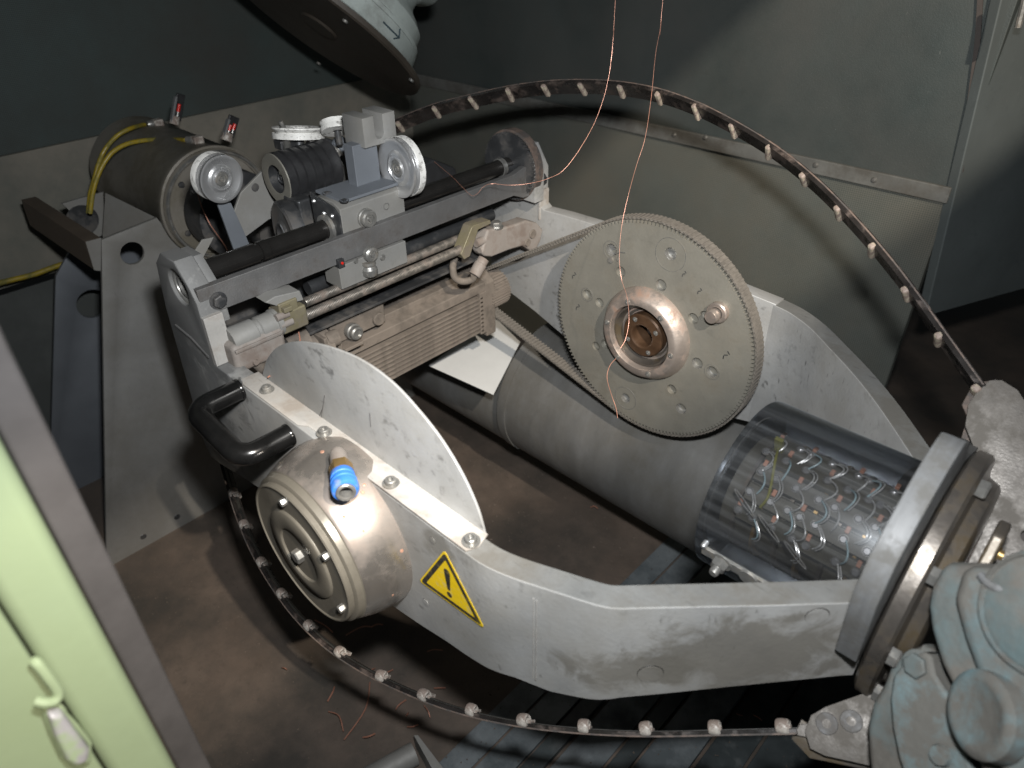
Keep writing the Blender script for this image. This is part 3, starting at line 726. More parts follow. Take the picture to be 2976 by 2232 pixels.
seg('blue_sleeve', [(.012, .46), (.0185, .47), (.0205, .50), (.0205, .60), (.0190, .61), (.0190, .66), (.0218, .68), (.0222, .74), (.0208, .76), (.0208, .80), (.0228, .82), (.0228, .90), (.0212, .93), (.017, .95), (.015, .95)], 'bluep')
seg('brass_mouth', [(.0165, .93), (.0165, .985), (.0150, 1.0), (.0115, 1.0), (.0105, .97), (.0105, .62), (0, .62)], 'steel')
seg('valve_pin', [(0, .80), (.0035, .80), (.0035, .66)], 'steel')

# ================================================================== WARNING STICKER
ws = thing('warning_sticker', 'yellow triangular warning sticker with black exclamation mark', 'sticker', tuple(P(1310, 1720, 'y', YF)))
T = [P(1292, 1598, 'y', YF - .0012), P(1219, 1688, 'y', YF - .0012), P(1410, 1828, 'y', YF - .0012)]
cen = (T[0] + T[1] + T[2]) / 3
def rounded(tri, rad, dy):
    out = []
    for i in range(3):
        a = tri[i - 1]; p = tri[i]; c = tri[(i + 1) % 3]
        d1 = (a - p).normalized(); d2 = (c - p).normalized()
        s = p + d1 * rad; e = p + d2 * rad
        for k in range(7):
            t = k / 6; out.append((s * (1 - t) ** 2 + p * 2 * t * (1 - t) + e * t * t) + V((0, dy, 0)))
    return out
def scaled(f): return [cen + (p - cen) * f for p in T]
b = MB(); b.prism(rounded(T, .009, 0), V((0, -.0004, 0))); obj('yellow_film', b, 'yellow', ws, smooth=False)
ring_o = rounded(scaled(.93), .008, -.0007); ring_i = rounded(scaled(.74), .003, -.0007)
b = MB(); vo = b.verts(ring_o); vi = b.verts(ring_i); n_ = len(vo)
for i in range(n_): b.face([vo[i], vo[(i + 1) % n_], vi[(i + 1) % n_], vi[i]])
obj('black_border', b, 'sblack', ws, smooth=False)
# exclamation mark: its axis points to the upper corner
up = (T[0] - (T[1] + T[2]) / 2).normalized(); sd = up.cross(Y).normalized()
ec = cen + V((0, -.0007, 0))
b = MB()
bar_ = [(-.0065, .036), (-.0045, .0405), (0, .042), (.0045, .0405), (.0065, .036), (.0030, .000), (0, -.0015), (-.0030, .000)]
b.face(b.verts([ec + up * (y - .006) + sd * x for x, y in bar_]))
b.face(b.verts([ec + up * (-.0165) + sd * (.0052 * math.cos(a * PI / 8)) + up * (.0052 * math.sin(a * PI / 8)) for a in range(16)]))
obj('exclamation_mark', b, 'sblack', ws, smooth=False)

# ================================================================== TOOTHED WHEEL
GX, GZ, GY = -.082, -.125, .785
gw = thing('toothed_gear', 'large round toothed belt wheel with drilled holes on the far side plate', 'gear wheel', (GX, GY, GZ))
NT = 168
rim = []
for i in range(NT):
    a = 2 * PI * i / NT; da = 2 * PI / NT
    for f, r in ((.08, .2535), (.20, .2600), (.52, .2600), (.64, .2535)): rim.append((r * math.cos(a + da * f), r * math.sin(a + da * f)))
mk = lambda u, v: (P(u, v, 'y', GY).x - GX, P(u, v, 'y', GY).z - GZ)
holes_px = [(1804, 790, .0125), (1921, 829, .0135), (1706, 856, .0125), (1742, 880, .012), (1732, 1006, .0115), (1758, 1000, .0115), (2014, 926, .0125), (2048, 920, .0125), (2026, 1056, .0135),
            (2069, 1081, .0135), (1952, 1132, .0125), (1979, 1188, .0135), (1949, 738, .0140), (1818, 1157, .0130), (1777, 727, .0150)]
b = MB(); b.plate(rim, [(*mk(u, v), r) for u, v, r in holes_px] + [(0, 0, .075)], (GX, GY + .034, GZ), X, Z, -Y, .034, 0)
wheel = obj('toothed_disc', b, 'gear', gw)
b = MB(); b.lathe([(.20, .030), (.20, .012), (.11, .010), (.11, .03)], (GX, GY, GZ), Y, 48); obj('rear_web', b, 'gear', gw)
for u, v, r in holes_px:
    x, z = mk(u, v); q = V((GX + x, GY, GZ + z))
    b = MB(); b.lathe([(r * 1.0, .0002), (r * .95, .004), (r * .90, .010), (r * .5, .0135), (0, .015)], q, Y, 24); obj('drilled_hole', b, 'steel' if r > .0128 else 'gear', wheel)
for u, v, r in ((1949, 740, .036), (1777, 727, .021), (1818, 1157, .030), (2069, 1081, .017), (1706, 856, .016)):
    x, z = mk(u, v)
    b = MB(); b.lathe([(r, -.0001), (r, -.0007), (r + .0011, -.0007), (r + .0011, -.0001)], V((GX + x, GY, GZ + z)), Y, 48); obj('scored_ring', b, 'steel', wheel)
q = P(1777, 755, 'y', GY); b = MB(); b.cyl(q, q - Y * .004, .0065); b.cyl(q + V((.018, 0, .006)), q + V((.018, -.002, .006)), .003); obj('index_pin', b, 'steel', wheel)
q = P(1808, 736, 'y', GY - .001); b = MB(); b.tube([P(1788, 738, 'y', GY - .001), P(1803, 733, 'y', GY - .001), P(1818, 734, 'y', GY - .001)], .0012, 6); obj('scratch_wire', b, 'steel', wheel)
# copper dusted drive pin
q = P(2090, 905, 'y', GY); b = MB(); b.lathe([(.0225, 0), (.0225, -.010), (.020, -.012), (.0135, -.012)], q, Y, 32)
obj('pin_collar', b, 'copper_stain', wheel)
q2_ = P(2080, 912, 'y', GY - .006); b = MB(); b.lathe([(0, -.022), (.0125, -.022), (.0145, -.019), (.0145, 0)], q2_, Y, 28); obj('drive_pin', b, 'copper_stain', wheel)
# faint stamped marks
for (u, v, s_) in ((1668, 800, 1), (1679, 892, 1), (1988, 796, .8), (2033, 846, .8), (2110, 1032, 1.2)):
    q = P(u, v, 'y', GY - .0006); b = MB()
    for k in range(3):
        an = 1.2 * k; b.box(q + V((.004 * (k - 1) * s_, 0, .006 * (k - 1) * s_)), (.0020, .0005, .007 * s_), Euler((0, an, 0)).to_matrix())
    obj('stamped_mark', b, 'steel_dark', wheel, smooth=False)
# hub
b = MB(); b.lathe([(.112, 0.0), (.1105, -.010), (.106, -.016), (.098, -.030), (.0925, -.033), (.079, -.033), (.0765, -.028), (.0755, -.004), (.060, -.002), (.058, .004), (.052, .004)], (GX, GY, GZ), Y, 96)
hubr = obj('hub_ring', b, 'copper_stain', gw)
b = MB(); b.lathe([(.0745, -.020), (.070, -.021), (.066, -.010), (.062, .002), (.054, .003)], (GX, GY, GZ), Y, 64); obj('inner_lip', b, 'hub', hubr)
b = MB(); b.lathe([(.052, .004), (.052, -.014), (.049, -.018), (.030, -.020), (.0265, -.018), (.0245, -.012), (.0235, .05), (0, .05)], (GX, GY, GZ), Y, 64); obj('bronze_sleeve', b, 'bronze', hubr)
for k in range(4):
    a = .55 + k * PI / 2; q = V((GX + .041 * math.cos(a), GY - .0185, GZ + .041 * math.sin(a)))
    b = MB(); b.socket(q, -Y, .0038, .003); obj('hub_screw', b, 'steel', hubr)
for k in range(6):
    a = .95 + k * PI / 3; q = V((GX + .087 * math.cos(a), GY - .033, GZ + .087 * math.sin(a)))
    b = MB(); b.socket(q, -Y, .0042, .0025); obj('hub_screw', b, 'steel', hubr)
b = MB(); b.cyl((GX, GY + .03, GZ), (GX, YR + .004, GZ), .06, seg=32); obj('wheel_boss', b, 'steel_dark', gw)

# ================================================================== DRIVE MOTOR
XM = -.555
dm = thing('drive_motor', 'dust covered ribbed motor lying across the cradle behind the rounded guard plate', 'motor', (XM - .06, .45, -.22))
# right end cap corners from the photograph
ye = .735
def PM(u, v): return P(u, v, 'x', XM)
zt_m = P(1420, 822, 'x', XM).z; zb_m = P(1436, 968, 'x', XM).z
zf_t = P(1365, 872, 'x', XM).z; zf_b = P(1365, 985, 'x', XM).z
y0m = P(1000, 1100, 'x', XM).y; y1m = P(1412, 870, 'x', XM).y; y2m = P(1440, 880, 'x', XM).y
DM = .125
b = MB(); b.prism([V((XM, y1m, zt_m)), V((XM, y1m, zb_m)), V((XM - DM, y1m, zb_m)), V((XM - DM, y1m, zt_m + .02)), V((XM - .04, y1m, zt_m + .028))], Y * (y2m - y1m)); obj('end_cap', b, 'dust', dm, bevel=.004)
b = MB(); b.prism([V((XM - .022, y0m, zf_t + .004)), V((XM - .022, y0m, zf_b - .002)), V((XM - DM + .01, y0m, zf_b - .006)), V((XM - DM + .01, y0m, zt_m + .01)), V((XM - .045, y0m, zt_m + .010))], Y * (y1m - y0m)); obj('motor_body', b, 'recess_shade', dm, bevel=.003)
b = MB(); b.prism([V((XM + .001, y0m, zf_t + .030)), V((XM + .001, y0m, zf_t + .004)), V((XM - .03, y0m, zf_t + .004)), V((XM - .03, y0m, zf_t + .036))], Y * (y1m - y0m)); obj('upper_flank', b, 'dust', dm, bevel=.0025)
b = MB(); b.box((XM - .05, (y0m + y1m) / 2, zf_t + .042), (.05, y1m - y0m - .01, .016)); obj('top_rail', b, 'dust', dm, bevel=.002)
nf = 9
zs = [zf_b + (zf_t - .004 - zf_b) * (i + .5) / nf for i in range(nf)]
fm = None
for i, z in enumerate(zs):
    if fm is None:
        b = MB(); b.box((XM - .010, (y0m + y1m - .012) / 2, 0), (.026, y1m - y0m - .014, (zf_t - zf_b) / nf * .42))
        f0 = obj('fin', b, 'dust', dm, bevel=.0008); f0.location.z = z; fm = f0
    else:
        f = fm.copy(); COL.objects.link(f); f.location.z = z
b = MB(); b.box((XM - .004, y1m - .012, (zf_t + zf_b) / 2), (.014, .024, zf_t - zf_b + .01)); obj('fin_bridge', b, 'dust', dm, bevel=.002)
# terminal box with two glands on top
ztp = zf_t + .05
bx0 = PM(960, 985); bx1 = PM(1118, 915)
ya_ = P(968, 1005, 'x', XM + .01).y; yb_ = P(1122, 930, 'x', XM + .01).y; zl = P(968, 1005, 'x', XM + .01).z; zh = P(958, 945, 'x', XM + .01).z
b = MB(); b.box((XM - .022, (ya_ + yb_) / 2, (zl + zh) / 2 - .002), (.064, yb_ - ya_, zh - zl)); tb = obj('terminal_box', b, 'dust', dm, bevel=.004)
b = MB(); b.box((XM - .022, (ya_ + yb_) / 2, zh - .002), (.070, yb_ - ya_ + .006, .007)); obj('box_lid', b, 'dust', tb, bevel=.002)
g1 = P(1018, 958, 'x', XM + .012)
b = MB(); b.lathe([(0, 0), (.017, 0), (.0185, .006), (.0185, .014), (.0155, .016), (.0155, .026), (.012, .0285), (.0105, .0285), (.0105, .024), (0, .024)], g1, X, 28); obj('cable_gland', b, 'steel', tb)
g2 = P(1098, 925, 'x', XM + .012)
b = MB(); b.lathe([(0, 0), (.0155, 0), (.0155, .006), (.0140, .008), (0, .008)], g2, X, 28); b.box(g2 + X * .0085, (.0015, .003, .02), Euler((.6, 0, 0)).to_matrix()); obj('blank_plug', b, 'dust', tb)
# left end with brackets / round brake
b = MB(); b.lathe([(0, 0), (.030, 0), (.034, .004), (.034, .045), (0, .045)], (XM - .03, y0m - .085, zt_m + .0), Y, 32); obj('brake_drum', b, 'dust', dm)
b = MB(); b.lathe([(0, 0), (.046, 0), (.05, .004), (.05, .05), (0, .05)], (XM - .04, y0m - .045, zt_m - .02), Y, 40); obj('brake_drum', b, 'dust', dm)
b = MB(); b.box((XM - .01, y0m - .01, zt_m + .0), (.07, .012, .08)); b.box((XM + .01, y0m + .02, zt_m + .025), (.05, .05, .008)); b.box((XM + .0, y0m - .05, zt_m - .06), (.03, .10, .02)); obj('mounting_bracket', b, 'dust', dm, bevel=.002)
for (u, v, r, L, xx) in ((858, 1000, .030, .05, XM + .02), (925, 1010, .040, .045, XM + .01), (960, 985, .018, .03, XM + .03)):
    q = P(u, v, 'x', xx); b = MB(); b.lathe([(0, 0), (r * .5, 0), (r * .6, .004), (r * .94, .004), (r, .008), (r, L), (0, L)], q - Y * L / 2, Y + X * .12, 32); obj('brake_drum', b, 'dust', dm)
q = P(905, 1045, 'x', XM + .04); b = MB(); b.box(q, (.05, .09, .012), Euler((.3, .2, 0)).to_matrix()); b.box(q + V((0, .03, .02)), (.04, .008, .05)); obj('mounting_bracket', b, 'dust', dm, bevel=.002)
for (a_, c_) in (((745, 1055), (838, 1110)), ((772, 1040), (858, 1090))):
    b = MB(); b.tube(smooth_path([P(*a_, 'x', -.46), P((a_[0] + c_[0]) / 2, (a_[1] + c_[1]) / 2 + 12, 'x', -.46), P(*c_, 'x', -.47)]), .011, 12); obj('dusty_hose', b, 'dust', dm)
# connector on the far top with cable
e0_ = P(1424, 745, 'x', XM + .07)
# small belt pulley on the motor shaft
spc = P(1437, 845, 'y', .80); spr = .052
prof = []
NP = 36
for i in range(NP):
    a = 2 * PI * i / NP; da = 2 * PI / NP
    for f, r in ((.1, spr - .004), (.2, spr), (.5, spr), (.6, spr - .004)): prof.append((r * math.cos(a + da * f), r * math.sin(a + da * f)))
b = MB(); b.plate(prof, [], (spc.x - .022, .835, spc.z - .004), X, Z, -Y, .07, 0); obj('belt_pulley', b, 'dust', dm)
SP = V((spc.x - .022, 0, spc.z - .004))

# ================================================================== TOOTHED BELT
bt = thing('toothed_belt', 'dusty black toothed belt looping round the large toothed wheel', 'belt', (GX, .8, GZ - .26))
c1_ = V((SP.x, 0, SP.z)); c2_ = V((GX, 0, GZ)); r1_, r2_ = spr + .002, .2615
dd = c2_ - c1_; D = dd.length; base_an = math.atan2(dd.z, dd.x)
be = math.acos((r1_ - r2_) / D)
pts = []
a_s = base_an + be; a_e = base_an - be
def arcp(c, r, a, y=0): return V((c.x + r * math.cos(a), y, c.z + r * math.sin(a)))
for i in range(19):
    a = a_s + (2 * PI - 2 * be) * i / 18
    pts.append(arcp(c1_, r1_, a))
for i in range(49):
    a = a_e + (2 * be) * i / 48
    pts.append(arcp(c2_, r2_, a))
pts = pts
cl = pts + [pts[0]]
YB = GY + .0165; BW = .030
loop = []
for a, c in zip(cl, cl[1:]):
    L = (c - a).length; n = max(1, int(L / .02))
    for k in range(n): loop.append(a.lerp(c, k / n))
b = MB(); nl = len(loop); rings = []
for i, p in enumerate(loop):
    t = (loop[(i + 1) % nl] - loop[i - 1]).normalized(); nr = V((-t.z, 0, t.x))
    rings.append(b.verts([V((p.x, YB - BW / 2, p.z)) + nr * -.0, V((p.x, YB + BW / 2, p.z)), V((p.x, YB + BW / 2, p.z)) - nr * .0035, V((p.x, YB - BW / 2, p.z)) - nr * .0035]))
for i in range(nl):
    A, B = rings[i], rings[(i + 1) % nl]
    for k in range(4): b.face([A[k], A[(k + 1) % 4], B[(k + 1) % 4], B[k]])
obj('belt_band', b, 'belt', bt)
# teeth on the two free spans
def span(a, c):
    t = (c - a); L = t.length; t.normalize(); out = []
    s = .012
    while s < L - .012: out.append((a + t * s, t)); s += .0098
    return out
cc = (c1_ + c2_) / 2
inner_teeth = span(pts[18], pts[19]) + span(pts[-1], pts[0])
acc = 0.0; outer_teeth = []
for a, c in zip(cl, cl[1:]):
    L = (c - a).length; t = (c - a).normalized()
    s_ = -acc % .0105
    s_ = .0105 - acc
    while s_ <= L:
        outer_teeth.append((a + t * s_, t)); s_ += .0105
    acc = (acc + L) % .0105
teeth = [(p, t, 1) for p, t in inner_teeth] + [(p, t, -1) for p, t in outer_teeth]
teeth = teeth[:296]
tm = None
for p, t, sg_ in teeth:
    side = V((-t.z, 0, t.x))
    if side.dot(cc - p) < 0: side = -side
    if sg_ < 0: side = -side; p = p + side * .0005
    if tm is None:
        b = MB(); b.prism([V((-.0026, -BW / 2, 0)), V((.0026, -BW / 2, 0)), V((.0018, -BW / 2, .0042)), V((-.0018, -BW / 2, .0042))], Y * BW)
        tm = obj('belt_tooth', b, 'belt', bt); first = tm
    else:
        tm = first.copy(); COL.objects.link(tm)
    x_ = t; z_ = side
    yv = z_.cross(x_)
    tm.matrix_basis = Matrix(((x_.x, yv.x, z_.x, p.x), (x_.y, yv.y, z_.y, YB), (x_.z, yv.z, z_.z, p.z), (0, 0, 0, 1)))

# ================================================================== SMALL GEAR AND STRAPS BEHIND THE CROSSBAR
sg = thing('small_toothed_wheel', 'small dark toothed wheel at the far end of the crossbar', 'gear wheel', (-.526, .82, .148))
prof = []
for i in range(56):
    a = 2 * PI * i / 56; da = 2 * PI / 56
    for f, r in ((.1, .077), (.2, .081), (.5, .081), (.6, .077)): prof.append((r * math.cos(a + da * f), r * math.sin(a + da * f)))
b = MB(); b.plate(prof, [], (-.545, .835, .145), X, Z, -Y, .012, 0); obj('toothed_disc', b, 'steel_dark', sg)
b = MB(); b.lathe([(.080, .0), (.086, .001), (.086, .022), (.080, .022)], (-.545, .834, .145), Y, 64); obj('belt_rim', b, 'bowedge', sg)
b = MB(); b.cyl((-.545, .80, .145), (-.545, .88, .145), .02); obj('hub_sleeve', b, 'steel_dark', sg)
ob = thing('orange_strap', 'flat orange strap hanging beside the far end of the crossbar', 'strap', tuple(P(1500, 760, 'x', -.60)))
b = MB(); sp_ = [P(1555, 560, 'x', -.56), P(1535, 620, 'x', -.58), P(1520, 660, 'x', -.58), P(1478, 760, 'x', -.62), P(1455, 830, 'x', -.63)]
b.sweep(smooth_path(sp_), Y, .016, .003); obj('strap_band', b, 'orange', ob)

# ================================================================== THREADED RODS AND BRACKETS
XR = -.47
tr_ = thing('threaded_rods', 'pair of long threaded rods running side by side under the crossbar', 'threaded rods', (XR, .4, .06))
def threaded(u0, v0, u1, v1, x, r, name):
    a = P(u0, v0, 'x', x); c = P(u1, v1, 'x', x); zc = (a.z + c.z) / 2
    L = c.y - a.y; n = int(L / .0034); prof = [(0, 0)]
    for i in range(n): prof += [(r - .0007, i * .0034), (r, i * .0034 + .0012), (r, i * .0034 + .0020), (r - .0007, i * .0034 + .0032)]
    prof += [(0, L)]
    b = MB(); b.lathe(prof, (x, a.y, zc), Y, 20); return obj(name, b, 'thread', tr_, angle=60), a, c
o1, ra, rb_ = threaded(876, 922, 1338, 725, XR, .0105, 'threaded_rod')
o2, rc_, rd_ = threaded(884, 878, 1352, 688, XR - .03, .0100, 'threaded_rod')
# near bracket: bent plate over the rods
bk = thing('clamp_bracket', 'olive steel clamp bracket holding the near ends of the threaded rods', 'bracket', (XR, ra.y, ra.z))
xk = XR + .018
f = [P(816, 905, 'x', xk), P(884, 868, 'x', xk), P(880, 905, 'x', xk), P(880, 950, 'x', xk), P(838, 972, 'x', xk)]
yb0 = P(838, 972, 'x', xk).y - .012; yb1 = P(882, 950, 'x', xk).y
zl = P(845, 965, 'x', xk).z; zh = P(850, 868, 'x', xk).z
b = MB(); b.box((xk - .015, yb1 - .022, (zl + zh) / 2), (.034, .040, zh - zl)); obj('clamp_block', b, 'olive', bk, bevel=.003)
b = MB(); b.prism([P(770, 880, 'x', xk - .002), P(800, 862, 'x', xk - .002), P(872, 845, 'x', xk - .002), P(884, 872, 'x', xk - .002), P(815, 893, 'x', xk - .002)], V((-.04, 0, 0))); obj('cover_plate', b, 'bracket', bk, bevel=.002)
p = P(833, 897, 'x', xk + .006); b = MB(); b.box(p, (.014, .018, .010)); obj('square_nut', b, 'olive', bk, bevel=.0015)
for u, v in ((818, 918), (830, 940)): p = P(u, v, 'x', xk); b = MB(); b.cyl(p - Y * .012, p + Y * .014, .0075, seg=16); obj('stud', b, 'box', bk)
# junction box below the head with the grey geared sensor on it
jb = thing('junction_box', 'dusty rounded open top box beside the near end of the crossbar', 'box', (-.45, .04, .0))
xj = -.445
o_ = [P(652, 1000, 'x', xj), P(668, 1012, 'x', xj), P(812, 958, 'x', xj), P(824, 940, 'x', xj), P(822, 1030, 'x', xj), P(812, 1043, 'x', xj), P(712, 1082, 'x', xj), P(664, 1062, 'x', xj)]
zt_ = P(830, 945, 'x', xj).z; y0_ = .012; y1_ = P(826, 960, 'x', xj).y
zb_ = P(825, 1032, 'x', xj).z
y0_ = .004
b = MB(); b.box((xj - .020, (y0_ + y1_) / 2, (zt_ + zb_) / 2), (.042, y1_ - y0_, zt_ - zb_)); ob_ = obj('box_body', b, 'box', jb, bevel=.010, segs=4)
b = MB(); w = .006
ymn = y0_; 
b.sweep([V((xj + .002, ymn + .004, zt_ - .01)), V((xj + .002, y1_ - .010, zt_ - .01)), V((xj - .004, y1_ + .000, zt_ - .01)), V((xj - .04, y1_ + .000, zt_ - .01))], Z, .007, .006); obj('box_lip', b, 'box', ob_, bevel=.002)
for u, v in ((742, 1052),): p = P(u, v, 'x', xj + .002); b = MB(); b.lathe([(0, .005), (.005, .005), (.006, 0)], p, X, 14); obj('box_screw', b, 'box', ob_)
p = P(743, 1000, 'x', xj + .001); b = MB(); b.box(p, (.002, .012, .003)); obj('box_slot', b, 'recess_shade', ob_)
se = thing('geared_sensor', 'grey green cylindrical sensor lying in the dusty open top box', 'sensor', (-.46, .03, .09))
s0 = P(668, 992, 'x', -.466); s1 = P(800, 915, 'x', -.45)
axs = Y; 
b = MB(); Ls = (s1 - s0).length
b.lathe([(0, 0), (.023, 0), (.025, .003), (.025, .048), (.0215, .050), (.0215, .056), (.0245, .058), (.0245, .088), (.027, .089), (.027, .099), (.0235, .101)], s0 + V((-.006, .002, -.004)), Y, 36); obj('sensor_barrel', b, 'bracket', se)
b = MB(); b.box(s0 + V((-.006, .125, -.002)), (.046, .055, .044)); obj('sensor_block', b, 'olive', se, bevel=.004)
# far bracket: cast U-shaped holder with hex bolt
fb_ = thing('cast_holder', 'dusty cast U shaped holder at the far end of the threaded rods', 'holder', tuple(P(1470, 700, 'x', -.46)))
xh = -.47
c_ = [(1418, 668), (1470, 660), (1500, 652), (1530, 640), (1562, 648), (1580, 668), (1572, 700), (1560, 724), (1540, 730), (1520, 716), (1480, 728), (1430, 748), (1408, 746), (1400, 735)]
b = MB(); b.prism([P(u, v, 'x', xh) for u, v in c_], V((-.036, 0, 0))); fh = obj('holder_body', b, 'box', fb_, bevel=.006, segs=3)
b = MB(); b.prism([P(u, v, 'x', xh + .014) for u, v in ((1340, 740), (1372, 660), (1378, 655), (1425, 640), (1428, 650), (1390, 668), (1366, 745), (1350, 754))], V((-.030, 0, 0))); obj('yoke_plate', b, 'olive', fb_, bevel=.0015)
p = P(1442, 655, 'x', xh - .01); b = MB(); b.hexhead(p - Z * .004, Z, .0135, .012); obj('hex_bolt', b, 'steel', fb_)
for u, v, r in ((1548, 680, .012), (1533, 705, .010)):
    p = P(u, v, 'x', xh + .001); b = MB(); b.lathe([(r, 0), (r * .9, .003), (r * .4, .003), (0, .001)], p, X, 20); obj('recessed_screw', b, 'dust', fh)
p0_ = P(1400, 700, 'x', xh - .01); b = MB(); b.cyl(p0_ - Y * .02, p0_ + Y * .03, .010); b.cyl(p0_ - Y * .01 - Z * .02, p0_ + Y * .02 - Z * .02, .008); obj('yoke_pin', b, 'box', fb_)
cn = thing('cable_connector', 'dusty cable connector with a bent cable loop below the cast holder', 'connector', tuple(P(1390, 790, 'x', -.46)))
q0_ = P(1406, 752, 'x', -.47); q1_ = P(1378, 800, 'x', -.47)
b = MB(); b.tube([q0_, q0_.lerp(q1_, .3), q0_.lerp(q1_, .32), q1_], [.0135, .0135, .0155, .0145], 20); obj('plug', b, 'box', cn)
b = MB(); b.tube(smooth_path([q1_, P(1372, 812, 'x', -.475), P(1345, 818, 'x', -.49), P(1322, 806, 'x', -.50), P(1316, 775, 'x', -.51), P(1322, 750, 'x', -.52)]), .0085, 12); obj('cable', b, 'dust', cn)

# ================================================================== TRAVERSE CARRIAGE
XC = -.500
tc_ = thing('traverse_carriage', 'grey metal carriage block clamped round the dark shaft above the crossbar', 'carriage', (-.545, .38, .17))
y0c = P(992, 640, 'x', XC).y; y1c = P(1175, 580, 'x', XC).y
zt_c = P(987, 611, 'x', XC).z; 
b = MB(); b.prism([V((XC, y0c, zt_c)), V((XC, y0c, .125)), V((XC - .025, y0c, .10)), V((XC - .095, y0c, .10)), V((XC - .095, y0c, zt_c)), V((XC - .075, y0c, zt_c + .010)), V((XC - .02, y0c, zt_c + .010))], Y * (y1c - y0c))
cbk = obj('carriage_block', b, 'bracket', tc_, bevel=.002)
b = MB(); b.box((XC - .0475, (y0c + y1c) / 2 + .004, zt_c + .0125), (.092, y1c - y0c - .012, .006)); obj('top_plate', b, 'bracket2', tc_, bevel=.001)
b = MB(); b.plate([(-.092, .045), (-.092, -.030), (-.012, -.050), (.0, -.035), (.0, .018), (-.016, .032)], [(-.045, -.018, .0225)], (XC + .001, y0c - .001, zt_c - .03 + .0), X, Z, -Y, .004, .0008); ep = obj('end_plate', b, 'steel_dark', tc_)
for x, z in ((-.080, .03), (-.022, .014), (-.050, .012)):
    b = MB(); b.lathe([(0, .004), (.003, .0035), (.0045, 0)], (XC + x, y0c - .005, zt_c - .03 + z), -Y, 14); obj('plate_screw', b, 'turned', ep)
b = MB(); b.lathe([(.0195, 0), (.028, .002), (.028, .012), (.024, .014)], (-.545, y0c - .014, .150), Y, 32); obj('wiper_ring', b, 'steel', tc_)
for u, v, r in ((1062, 632, .0175),):
    p = P(u, v, 'x', XC + .001); b = MB(); b.lathe([(0, 0), (r * 1.1, 0), (r * 1.1, .004), (r, .005), (r, .014), (r * .85, .0175), (r * .55, .0175), (r * .5, .014), (r * .28, .014), (r * .26, .019), (0, .019)], p, X, 32); obj('cam_roller', b, 'steel', tc_)
p = P(1123, 600, 'x', XC + .001); b = MB(); b.lathe([(.0075, .0), (.006, .0004), (.0055, -.004), (0, -.004)], p, X, 20); obj('threaded_hole', b, 'steel', tc_)
for u, v in ((950, 560), (1000, 582)):
    p = P(u, v, 'z', zt_c + .0158); b = MB(); b.lathe([(.0095, 0), (.0085, .0006), (.008, -.003), (0, -.003)], p, Z, 20); b.box(p + Z * .001, (.008, .008, .002)); obj('counterbore', b, 'steel_dark', tc_)
# lower limb of the carriage with rollers and switch
XL = -.478
y0l = P(985, 770, 'x', XL).y; y1l = P(1180, 690, 'x', XL).y; zl0 = P(1080, 740, 'x', XL).z
b = MB(); b.box((XL - .03, (y0l + y1l) / 2, .070), (.055, y1l - y0l, .050)); ll = obj('lower_limb', b, 'bracket', tc_, bevel=.0015)
p = P(1073, 737, 'x', XL); b = MB(); b.lathe([(0, 0), (.0155, 0), (.0155, .010), (.012, .013), (.009, .013), (.0085, .010), (.005, .010), (.005, .014), (0, .014)], p, X, 28); obj('cam_roller', b, 'steel', ll)
p = P(1073, 775, 'x', XL); b = MB(); b.lathe([(0, -.018), (.0145, -.018), (.0165, -.015), (.0165, -.004), (.0135, 0), (.0120, .003), (.0145, .006), (.0145, .012), (0, .012)], p, Z, 28); obj('cam_roller', b, 'steel', ll)
p = P(1034, 758, 'x', XL + .001); b = MB(); b.lathe([(0, .003), (.004, .003), (.0055, 0)], p, X, 14); obj('limb_screw', b, 'steel', ll)
p = P(1112, 748, 'x', XL + .001); b = MB(); b.lathe([(0, .003), (.005, .003), (.0065, 0)], p, X, 14); obj('limb_screw', b, 'steel', ll)
p = P(992, 766, 'x', XL); b = MB(); b.box(p + V((-.008, 0, 0)), (.02, .014, .018)); obj('limit_switch', b, 'steel_dark', ll, bevel=.001)
b = MB(); b.lathe([(0, .003), (.003, .002), (.003, 0)], p + V((.003, 0, .002)), X, 12); obj('switch_light', b, 'red', ll)
# post with notched guide block
gb = thing('guide_block', 'notched steel guide block on a short upright post on the carriage', 'guide block', (-.56, .42, .21))
yp0 = P(1043, 570, 'x', -.545).y; yp1 = P(1110, 545, 'x', -.545).y
zbk = P(1062, 430, 'x', -.545).z
b = MB(); b.box((-.560, (yp0 + yp1) / 2, (zt_c + zbk) / 2 + .005), (.030, yp1 - yp0, zbk - zt_c + .01)); obj('post', b, 'bracket2', gb, bevel=.0015)
bk0 = P(1053, 347, 'x', -.53); bk1 = P(1145, 330, 'x', -.53)
hgt = bk0.z - P(1062, 430, 'x', -.53).z; W = bk1.y - bk0.y
um = W * .48; uw = W * .155
ol = [(0, 0), (W, 0), (W, hgt), (um + uw, hgt)] + [(um + uw * math.cos(a), hgt * .38 - uw * math.sin(a)) for a in [PI * k / 10 for k in range(11)]] + [(um - uw, hgt), (0, hgt)]
b = MB(); b.plate(ol, [], (-.53 - .066, bk0.y, bk0.z - hgt), Y, Z, X, .066, .0012); obj('notched_block', b, 'bracket', gb)

